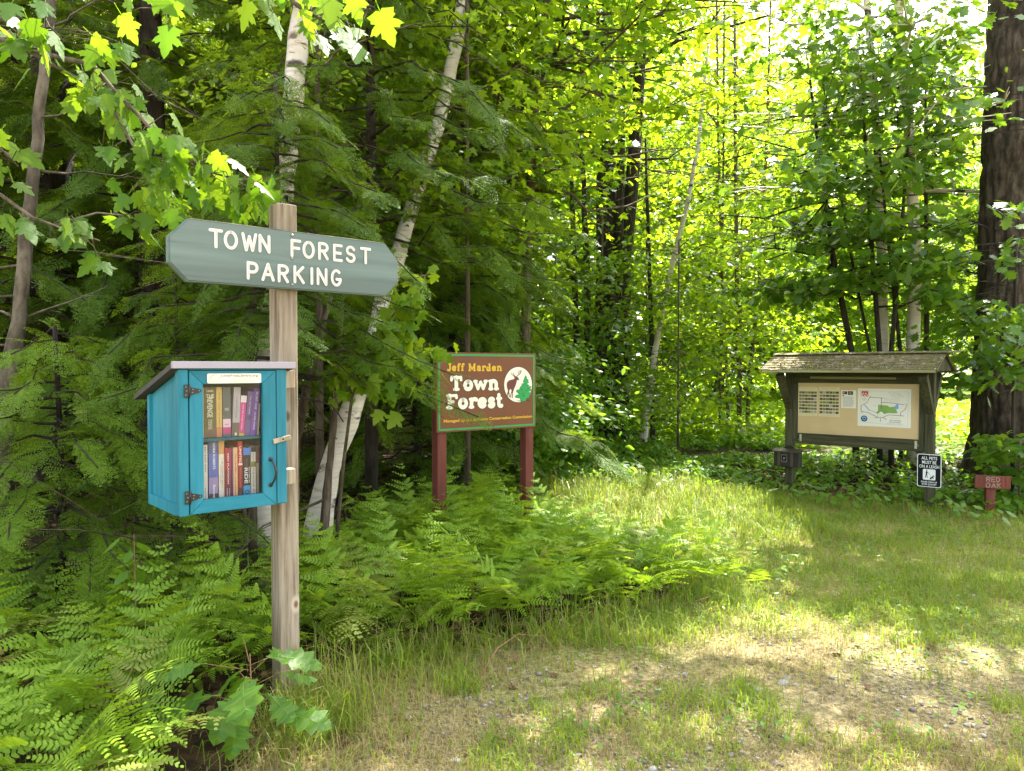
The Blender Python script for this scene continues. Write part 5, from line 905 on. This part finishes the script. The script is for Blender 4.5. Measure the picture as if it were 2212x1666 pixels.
# ---------------------------------------------------------------- grass, straw, weeds, litter, gravel
def blades(seed,n,mat,name,lmin,lmax,wmin,wmax,dfun,ymin=2.2,ymax=11.5,lay=.6):
    rs=np.random.RandomState(seed); Y=ymin*(ymax/ymin)**rs.rand(n); X=rs.uniform(-.78,.78,n)*Y*1.0; X=np.where(rs.rand(n)<.12,rs.uniform(-1.0,2.0,n)*Y*.9,X)
    k=rs.rand(n)<dfun(X,Y); X,Y=X[k],Y[k]; n=len(X); X=X+.03*rs.randn(n); Y=Y+.03*rs.randn(n); Z=gh(X,Y)-.004
    tall=np.ones(n); e=np.exp(-((Y-(3.55+np.clip(X+.6,0,2)*.62))/.35)**2)*((X>-1.05)&(X<1.5)); tall+=.75*e; tall+=.9*(Y>6.3)*(X<3)+.35*(Y>7.5)+1.2*np.exp(-((X+.75)/.3)**2-((Y-3.2)/.5)**2)
    l=rs.uniform(lmin,lmax,n)*tall*(.6+.8*fbm(X*3,Y*3,31)); a=rs.uniform(0,2*PI,n); bend=rs.uniform(.15,1.0,n)*lay*2; wd=rs.uniform(wmin,wmax,n)*(1+.10*Y)
    d=np.stack([np.cos(a),np.sin(a),0*a],-1); s=np.stack([-np.sin(a),np.cos(a),0*a],-1); B=np.stack([X,Y,Z],-1); up=np.array([0,0,1.])
    m=B+d*(l*.35*bend*.5)[:,None]+up*(l*.58*(1-.25*bend))[:,None]; t=B+d*(l*(.3+.62*bend)*.8)[:,None]+up*np.maximum(l*(1.0-.62*bend),.012)[:,None]
    V=np.stack([B-s*wd[:,None],B+s*wd[:,None],m+s*(wd*.8)[:,None],m-s*(wd*.8)[:,None],t],1).reshape(-1,3); o=(np.arange(n)*5)[:,None]
    me=npmesh(name,V,[o+np.array([[0,1,2,3]]),o+np.array([[3,2,4]])],mat); return tag(link(name,me),kind='stuff')
def gdens(x,y):
    c=fbm(x*2.2,y*2.2,14); f=np.clip((c-.44)*6,0.03,1); dirt=np.clip((3.9-y)/1.0,0,1); f=np.where(dirt>0,f*(1-.55*dirt)*np.clip((fbm(x*5,y*5,77)-.38)*6,0,1),np.maximum(f*.85,.22+.22*(y>5)))
    f*=1-.62*np.clip((3.45-y)/.5,0,1)*np.clip(x+.2,0,1); f*=1-.93*np.exp(-(((x-1.4)/.75)**2+((y-3.95)/.3)**2)); f=np.where(lawn(x,y),f,np.where(inpoly(x,y,WEEDS_RIGHT)&(y<8.6),.45,.02)); return f
def sdens(x,y):
    c=fbm(x*1.6+5,y*1.6,24); f=np.clip((c-.34)*3,.08,1)*.9; f=np.maximum(f,.9*np.exp(-(((x-1.4)/1.0)**2+((y-4.15)/.4)**2))); f=np.maximum(f,.8*np.exp(-(((x-1.8)/1.2)**2+((y-8)/2.2)**2))); return np.where(lawn(x,y),f,.01)  # dense pale straw on the far path stretch is added to brighten its sunlight
g=blades(3,330000,M['grass'],'grass',.04,.11,.0011,.0024,gdens); tag(g,'green grass growing on the path and verge','grass')
g=blades(5,60000,M['needle'],'pine_needles',.03,.06,.0006,.001,lambda x,y:np.where(lawn(x,y),np.clip((fbm(x*1.3+9,y*1.3,34)-.42)*4,.05,1)*(y<5),.0),lay=1.0); tag(g,'reddish brown dry needles on the bare ground','pine needles')
g=blades(4,170000,M['straw'],'dry_grass',.03,.07,.0008,.0014,sdens,lay=.85); tag(g,'dry straw coloured grass lying on the path','dry grass')
def edge_dens(x,y):
    e=np.exp(-((y-(3.5+np.clip(x+.75,0,2.1)*.60))/.22)**2)*((x>-.98)&(x<1.4)); e=np.maximum(e,np.exp(-((x+.78)/.22)**2-((y-3.15)/.35)**2)); e=np.maximum(e,.9*(y>6.3)*(y<9.5)*(x>-.1)*(x<2.3)); return e*np.clip((fbm(x*2.6,y*2.6,91)-.36)*5,.05,1)
g=blades(7,30000,M['grass'],'tall_grass',.12,.24,.0012,.0022,edge_dens,lay=1.05); tag(g,'long arching grass along the edge of the ferns','grass')
g=blades(8,16000,M['straw'],'tall_dry_grass',.12,.24,.0007,.0013,edge_dens,lay=.8); tag(g,'long dry grass stalks along the edge of the ferns','dry grass')
def leafy_cover(name,label,seed,n,fun,size,tm,mat,zfun,xr,yr,cat,tilt=.45,per=6,droop=.3):
    rs=np.random.RandomState(seed); X=rs.uniform(*xr,n); Y=rs.uniform(*yr,n); k=rs.rand(n)<fun(X,Y); X,Y=X[k],Y[k]; X=np.repeat(X,per)+.06*rs.randn(len(X)*per); Y=np.repeat(Y,per)+.06*rs.randn(len(Y)*per); Z=gh(X,Y)+zfun(X,Y)*rs.rand(len(X))**.7+.006
    V,F=leaves(rs,np.stack([X,Y,Z],-1),size,tm,None,tilt,droop); return tag(link(name,npmesh(name,V,F,M[mat])),label,cat,None,'stuff')
leafy_cover('undergrowth','low leafy undergrowth at the end of the path',1,3600,lambda x,y:np.clip((fbm(x*1.3,y*1.3,5)-.3)*4,0,1)*((y>9.4)|(x<.3))*~inpoly(x,y,WEEDS_RIGHT),.095,'oval','weed',lambda x,y:.10+.30*fbm(x*1.2,y*1.2,6),(-1.2,5.2),(8.6,14.5),'undergrowth')
leafy_cover('ground_cover','low green weeds around the kiosk posts',2,6500,lambda x,y:(inpoly(x,y,WEEDS_RIGHT)|((x>1.6)&(x<3.3)&(y>9)&(y<11)))*np.clip((fbm(x*1.5,y*1.5,8)-.26)*3.5,0,1)*np.clip((9.4-y)/1.0,.55,1),.085,'oval','weed',lambda x,y:.06+.18*fbm(x*2,y*2,6),(1.6,9),(6.6,12),'weeds')
leafy_cover('meadow_growth','sunlit meadow growth behind the kiosk',3,5200,lambda x,y:np.ones_like(x),.17,'kite','far',lambda x,y:.25+.6*fbm(x*.6,y*.6,6),(-.5,15),(13.5,32),'meadow')
leafy_cover('leaf_litter','brown fallen leaves behind the kiosk and under the trees',4,5200,lambda x,y:(inpoly(x,y,WEEDS_RIGHT)|(x<-.8)|inpoly(x,y,BED_MID))*.9,.085,'oval','litter',lambda x,y:.012+0*x,(-5,9),(3,12),'leaf litter',.35,2,.0)
leafy_cover('scattered_leaves','dry brown leaves lying scattered on the path',8,520,lambda x,y:lawn(x,y)*.5,.06,'oval','litter',lambda x,y:.02+0*x,(-.9,5),(2.5,8),'leaf litter',.3,1,.0)
leafy_cover('clover_patch','small round leaved weeds among the path grass',5,2600,lambda x,y:lawn(x,y)*np.clip((fbm(x*1.8,y*1.8,41)-.47)*5,0,1)*(y>2.9),.032,'oval','weed',lambda x,y:.05+0*x,(-.9,6),(2.6,9),'weeds',.4,9,.1)
def build_gravel():
    rs=np.random.RandomState(6); n=22000; Y=2.2+rs.rand(n)**1.5*3.0; X=rs.uniform(-1.0,4.2,n); k=(rs.rand(n)<np.clip((fbm(X*1.4,Y*1.4,61)-.36)*4+.5*(X>1.6)*(Y<3.4),.08,1))&lawn(X,Y); X,Y=X[k],Y[k]; n=len(X)
    O=np.array([(1,0,0),(0,1,0),(-1,0,0),(0,-1,0),(0,0,.7),(0,0,-.6)],float); F=np.array([(0,1,4),(1,2,4),(2,3,4),(3,0,4),(1,0,5),(2,1,5),(3,2,5),(0,3,5)]); S=rs.gamma(2.0,.0022,n)+.0015; V=O[None]*(1+.35*rs.randn(n,6,1))*S[:,None,None]*np.array([1,1,.7]); a=rs.uniform(0,6.28,n); c,s=np.cos(a),np.sin(a)
    V=np.stack([V[...,0]*c[:,None]-V[...,1]*s[:,None],V[...,0]*s[:,None]+V[...,1]*c[:,None],V[...,2]],-1)+np.stack([X,Y,gh(X,Y)+S*.2],-1)[:,None,:]; me=npmesh('gravel',V.reshape(-1,3),[(np.arange(n)*6)[:,None,None].repeat(8,1).reshape(-1,1)*0+((np.arange(n)*6)[:,None,None]+F[None]).reshape(-1,3)],M['gravel']); tag(link('gravel',me),'small gravel scattered over the bare ground','gravel',None,'stuff')
build_gravel()
def build_stones():
    rs=np.random.RandomState(9); spots=[(1640,1496,.028),(1585,1500,.020),(1612,1508,.022),(1555,1512,.016),(1690,1480,.030),(1700,1468,.018),(1660,1512,.017),(1575,1522,.020),(1610,1530,.022),(1540,1498,.018),(1720,1486,.014),(1480,1455,.015),(1375,1440,.014),(985,1640,.020),(1350,1432,.016),(1625,1482,.013)]
    for i,(px,py,r) in enumerate(spots):
        d=ray(px,py); p=np.array([0,0,CAMH])+d*(-CAMH/d[2]); bm=bmesh.new(); bmesh.ops.create_icosphere(bm,subdivisions=2,radius=1)
        sx=rs.uniform(.8,1.4); ax=rs.randn(4,3); ax/=np.linalg.norm(ax,axis=1,keepdims=True)
        for v in bm.verts:
            q=np.array(v.co); s=1.0
            for a in ax:
                t=q@a
                if t>.55: q=q-a*(t-.55)*.9
            v.co=Vector((q[0]*r*sx,q[1]*r,q[2]*r*.65))*(1+.08*rs.randn())
        me=bpy.data.meshes.new('stone'); bm.to_mesh(me); bm.free(); me.materials.append(M['stone']); o=link('stone',me,None,(p[0],p[1],float(gh(p[0],p[1]))+r*.15),(rs.uniform(-.2,.2),rs.uniform(-.2,.2),rs.uniform(0,6))); tag(o,'small grey stone lying on the bare patch of the path','stone','stones on the bare patch of the path')
build_stones()
# broad leaved seedlings
M['vein']=leafmat('leaf_vein',(.16,.28,.05),(.20,.32,.06),(.3,.5,.05),(.4,.55,.05),.4,.5,.3)
def veined_leaf(p,d,nn,size,mat,rs):
    half=[(0,0),(.07,.10),(.10,.16),(.09,.22),(.22,.25),(.29,.27),(.24,.33),(.21,.38),(.33,.46),(.40,.50),(.31,.55),(.25,.59),(.33,.70),(.37,.77),(.26,.77),(.19,.79),(.17,.88),(.10,.94),(0,1)]
    f,dr,cu=rs.uniform(.05,.3),rs.uniform(.15,.5),rs.uniform(-.25,.25); sk=rs.uniform(.85,1.15)
    def P3(x,y): return (x*sk,y,-f*abs(x)-dr*y*y+cu*x*x*2+.015*math.sin(17*y+9*x))
    V=[];F=[]
    for sg in (1,-1):
        for k in range(len(half)-1):
            (x0,y0),(x1,y1)=half[k],half[k+1]; c0,c1=min(y0,.985),min(y1,1.0); b=len(V); m0,m1=(0,.04+.9*y0),(0,.04+.9*y1)
            V+=[P3(*m0),P3(sg*x0*.5,(m0[1]+y0)/2),P3(sg*x0,y0),P3(sg*x1,y1),P3(sg*x1*.5,(m1[1]+y1)/2),P3(*m1)]
            F+=[[b,b+1,b+4,b+5],[b+1,b+2,b+3,b+4]] if sg>0 else [[b+5,b+4,b+1,b],[b+4,b+3,b+2,b+1]]
    nb=len(F); ends=[((0,-.12),(0,.97),.016)]+[((0,a),(sg*x*.92,y),.007) for sg in (1,-1) for a,x,y in ((.12,.27,.265),(.30,.38,.49),(.52,.35,.75),(.72,.16,.85))]
    for (a,b2,w_) in ends:
        a,b2=np.array(a),np.array(b2); t=(b2-a)/np.linalg.norm(b2-a); n2=np.array([-t[1],t[0]]); prev=None
        for k in range(5):
            q=a+(b2-a)*k/4; ww=w_*(1-.8*k/4); i=len(V); V+=[tuple(np.array(P3(*(q+n2*ww)))+(0,0,.008)),tuple(np.array(P3(*(q-n2*ww)))+(0,0,.008))]
            if k: F.append([i-2,i-1,i+1,i])
    V=np.array(V); Rm=frames(np.array([d],float),np.array([nn],float))[0]; V=np.array(p)+size*V@Rm.T
    me=npmesh('leaf',V,[np.array(F)],[M[mat],M['vein']],True,[0]*nb+[1]*(len(F)-nb)); return me
def seedling(name,label,x,y,H,leaf,size,n,mat,seed,group=None,wide=.12,cat='seedling'):
    rs=np.random.RandomState(seed); z=float(gh(x,y)); root=empty(name,(x,y,z),0,label,cat,group); st=MB(); st.tube([(0,0,-.03),(.01,0,H*.5),(0,.01,H)],[.004,.0032,.002],6); P=[];D=[]
    for i in range(n):
        h=H*(.35+.65*(i+.5)/n); a=i*2.4+rs.uniform(-.3,.3); l=wide*rs.uniform(.3,1.0); q=np.array([math.cos(a)*l,math.sin(a)*l,h+.2*l]); st.tube([(0,0,h-.02),tuple(q)],[.0018,.0012],4); P.append(q); D.append((math.cos(a),math.sin(a),-.35+.3*rs.randn()))
    st.build('stem',M['twig'],root); me=None; P=np.array(P); D=np.array(D,float); Nn=np.stack([.25*rs.randn(n),-.25+.25*rs.randn(n),np.ones(n)],-1); S=size*rs.uniform(.7,1.15,n)
    for i in range(n):
        if leaf=='oak': link('leaf',veined_leaf(P[i],D[i],Nn[i],S[i],mat,rs),root); continue
        V,F=scatter(LEAF[leaf],P[i:i+1],D[i:i+1],Nn[i:i+1],S[i:i+1]); link('leaf',npmesh('leaf',V,F,M[mat]),root)
    return root
seedling('oak_seedling','broad lobed oak seedling at the foot of the wooden post',-1.03,2.84,.40,'oak',.19,15,'weed',201,wide=.17)
seedling('shrub_seedling','round leaved seedling standing above the ferns below the box',gpx(283,3.7),3.7,.66,'oval',.115,13,'weed',202,wide=.07)
sg='broad leaved seedlings around the kiosk'
for i,(px,py) in enumerate([(1760,1090),(1790,1100),(1735,1075),(1840,1105),(1890,1110),(1935,1095),(1960,1115),(2050,1120),(2085,1130),(2030,1105),(2110,1085),(2150,1140),(1700,1085),(1660,1060),(1870,1085),(2170,1105)]):
    d=ray(px,py); p=np.array([0,0,CAMH])+d*(-CAMH/d[2]); seedling('seedling',"low broad leaved green seedling growing at the foot of the kiosk",p[0],p[1],.16+.012*(i%5),'oval',.11,8,'weed',210+i,sg,.10)
for i,pts in enumerate(([(1010,1510,3.35),(1075,1400,3.5),(1120,1370,3.6),(1180,1375,3.65)],[(1240,1480,3.9),(1330,1440,3.9),(1300,1330,4.0)],[(1320,1470,3.9),(1335,1420,3.95),(1330,1380,4.0)],[(1480,1390,4.4),(1500,1300,4.5),(1530,1290,4.5)])):
    P=[W(*p) for p in pts]; P[0][2]=float(gh(P[0][0],P[0][1]))-.01; tag(MB().tube(P,[.0035,.003,.002,.0012][:len(P)],5).build('dry_stalk',M['twig']),['arching orange brown dry stalk leaning out of the ferns','long pale dry stalk crossing the grass edge','short dry stalk standing in the grass edge','dry stalk at the right end of the ferns'][i],'dry stalk')
